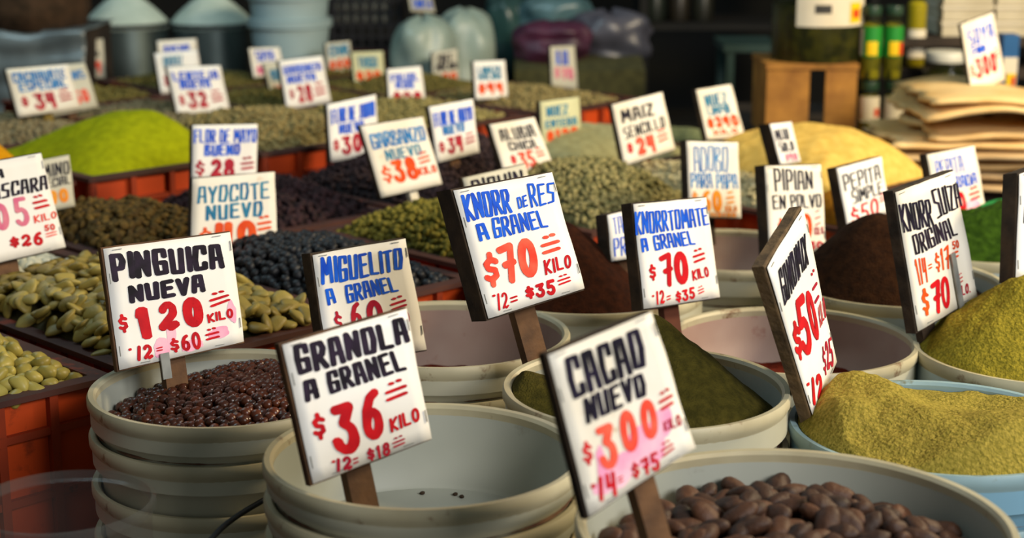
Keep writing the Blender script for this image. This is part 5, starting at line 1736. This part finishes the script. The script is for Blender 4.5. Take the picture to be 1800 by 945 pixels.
MB().abox(a.x+0.05, b2_.x+0.018, 6.206, 6.2095, 1.163, 1.205).build('pink_panel', mat('dull_pink_print', '#6a3c3c', '#583030', 6, 0.6), pk)
tag(pk, 'deep blue carton on the dark rack', 'carton')
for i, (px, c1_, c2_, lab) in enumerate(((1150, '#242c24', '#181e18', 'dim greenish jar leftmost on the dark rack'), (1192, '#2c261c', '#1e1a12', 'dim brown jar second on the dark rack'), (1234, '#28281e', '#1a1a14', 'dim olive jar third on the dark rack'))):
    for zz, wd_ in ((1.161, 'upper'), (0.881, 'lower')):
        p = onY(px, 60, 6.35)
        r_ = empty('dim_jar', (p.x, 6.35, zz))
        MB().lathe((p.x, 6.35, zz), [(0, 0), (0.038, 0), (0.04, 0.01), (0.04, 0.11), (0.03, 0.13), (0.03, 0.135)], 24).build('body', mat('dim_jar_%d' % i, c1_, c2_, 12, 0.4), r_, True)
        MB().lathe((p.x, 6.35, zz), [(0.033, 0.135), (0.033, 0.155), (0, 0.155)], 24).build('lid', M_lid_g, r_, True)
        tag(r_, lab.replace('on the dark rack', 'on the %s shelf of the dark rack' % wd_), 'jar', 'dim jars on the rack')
ts = empty('teal_stool', (onY(1310, 150, 5.0).x, 5.0, 0))
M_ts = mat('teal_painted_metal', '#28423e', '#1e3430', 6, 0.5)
xa, xb = onY(1276, 150, 5.0).x, onY(1362, 150, 5.0).x
zt2 = onY(1300, 78, 5.0).z
MB().abox(xa-0.01, xb+0.01, 4.99, 5.25, zt2-0.022, zt2).build('seat', M_ts, ts)
for xx in (xa, xb-0.022):
    for yy in (4.995, 5.22):
        MB().abox(xx, xx+0.022, yy, yy+0.022, 0, zt2-0.023).build('leg', M_ts, ts)
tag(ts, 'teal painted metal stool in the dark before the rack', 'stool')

# ------------------------------------------------------------------ foreground left: clear canister and cord
a = Vector((-0.475, 1.70, 0.301))
ct = empty('clear_canister', a)
M_clearp = mat('clear_plastic', '#6a6c6a', '#585a58', 6, 0.12, alpha=0.14, spec=0.6)
hh = onY(60, 880, 1.70).z-0.301
MB().lathe(a, [(0, 0), (0.078, 0), (0.085, 0.01), (0.092, hh)], 56).build('body', M_clearp, ct, True)
MB().lathe(a, [(0.091, hh-0.012), (0.097, hh-0.010), (0.097, hh), (0.092, hh+0.001), (0.0905, hh-0.01)], 56).build('rim', M_clearp, ct, True)
tag(ct, 'clear plastic canister in front of the orange crate at the lower left', 'canister')
pts = []
for i in range(30):
    f = i/29
    pts.append(at(475-110*f-18*math.sin(f*3.1), 872+80*f+6*math.sin(f*2.2), 1.93-0.16*f))
tag(MB().tube(pts, 0.0032, 8).build('dark_cord', mat('dark_blue_cord', '#161c28', '#0e121a', 6, 0.5), None, 'all'), 'dark cord hanging across the stack of cream buckets', 'cord')
# crumbs in the nearly empty bucket
bk = B['granola']
cr_m = bean_meshes('granola_crumb', mat('granola_crumb', '#3a2814', '#24180c', 20, 0.8), 2, lambda i: ellipsoid(0.0035, 0.0028, 0.002, 8, 6, lump(i, 0.003, 0.3)))
for (px, py) in ((800, 868), (822, 866), (838, 869), (742, 866), (868, 864), (812, 872)):
    p = onz(px, py, bk['z']-0.0935)
    if math.hypot(p.x-bk['c'].x, p.y-bk['c'].y) < bk['ro']-0.03:
        o = bpy.data.objects.new('granola_crumb', cr_m[0])
        C.objects.link(o)
        o.location = p
        o.rotation_euler = (0, 0, random.uniform(0, 6))
        tag(o, 'dark crumb left on the bottom of the nearly empty bucket', 'crumb', 'crumbs in the empty bucket')
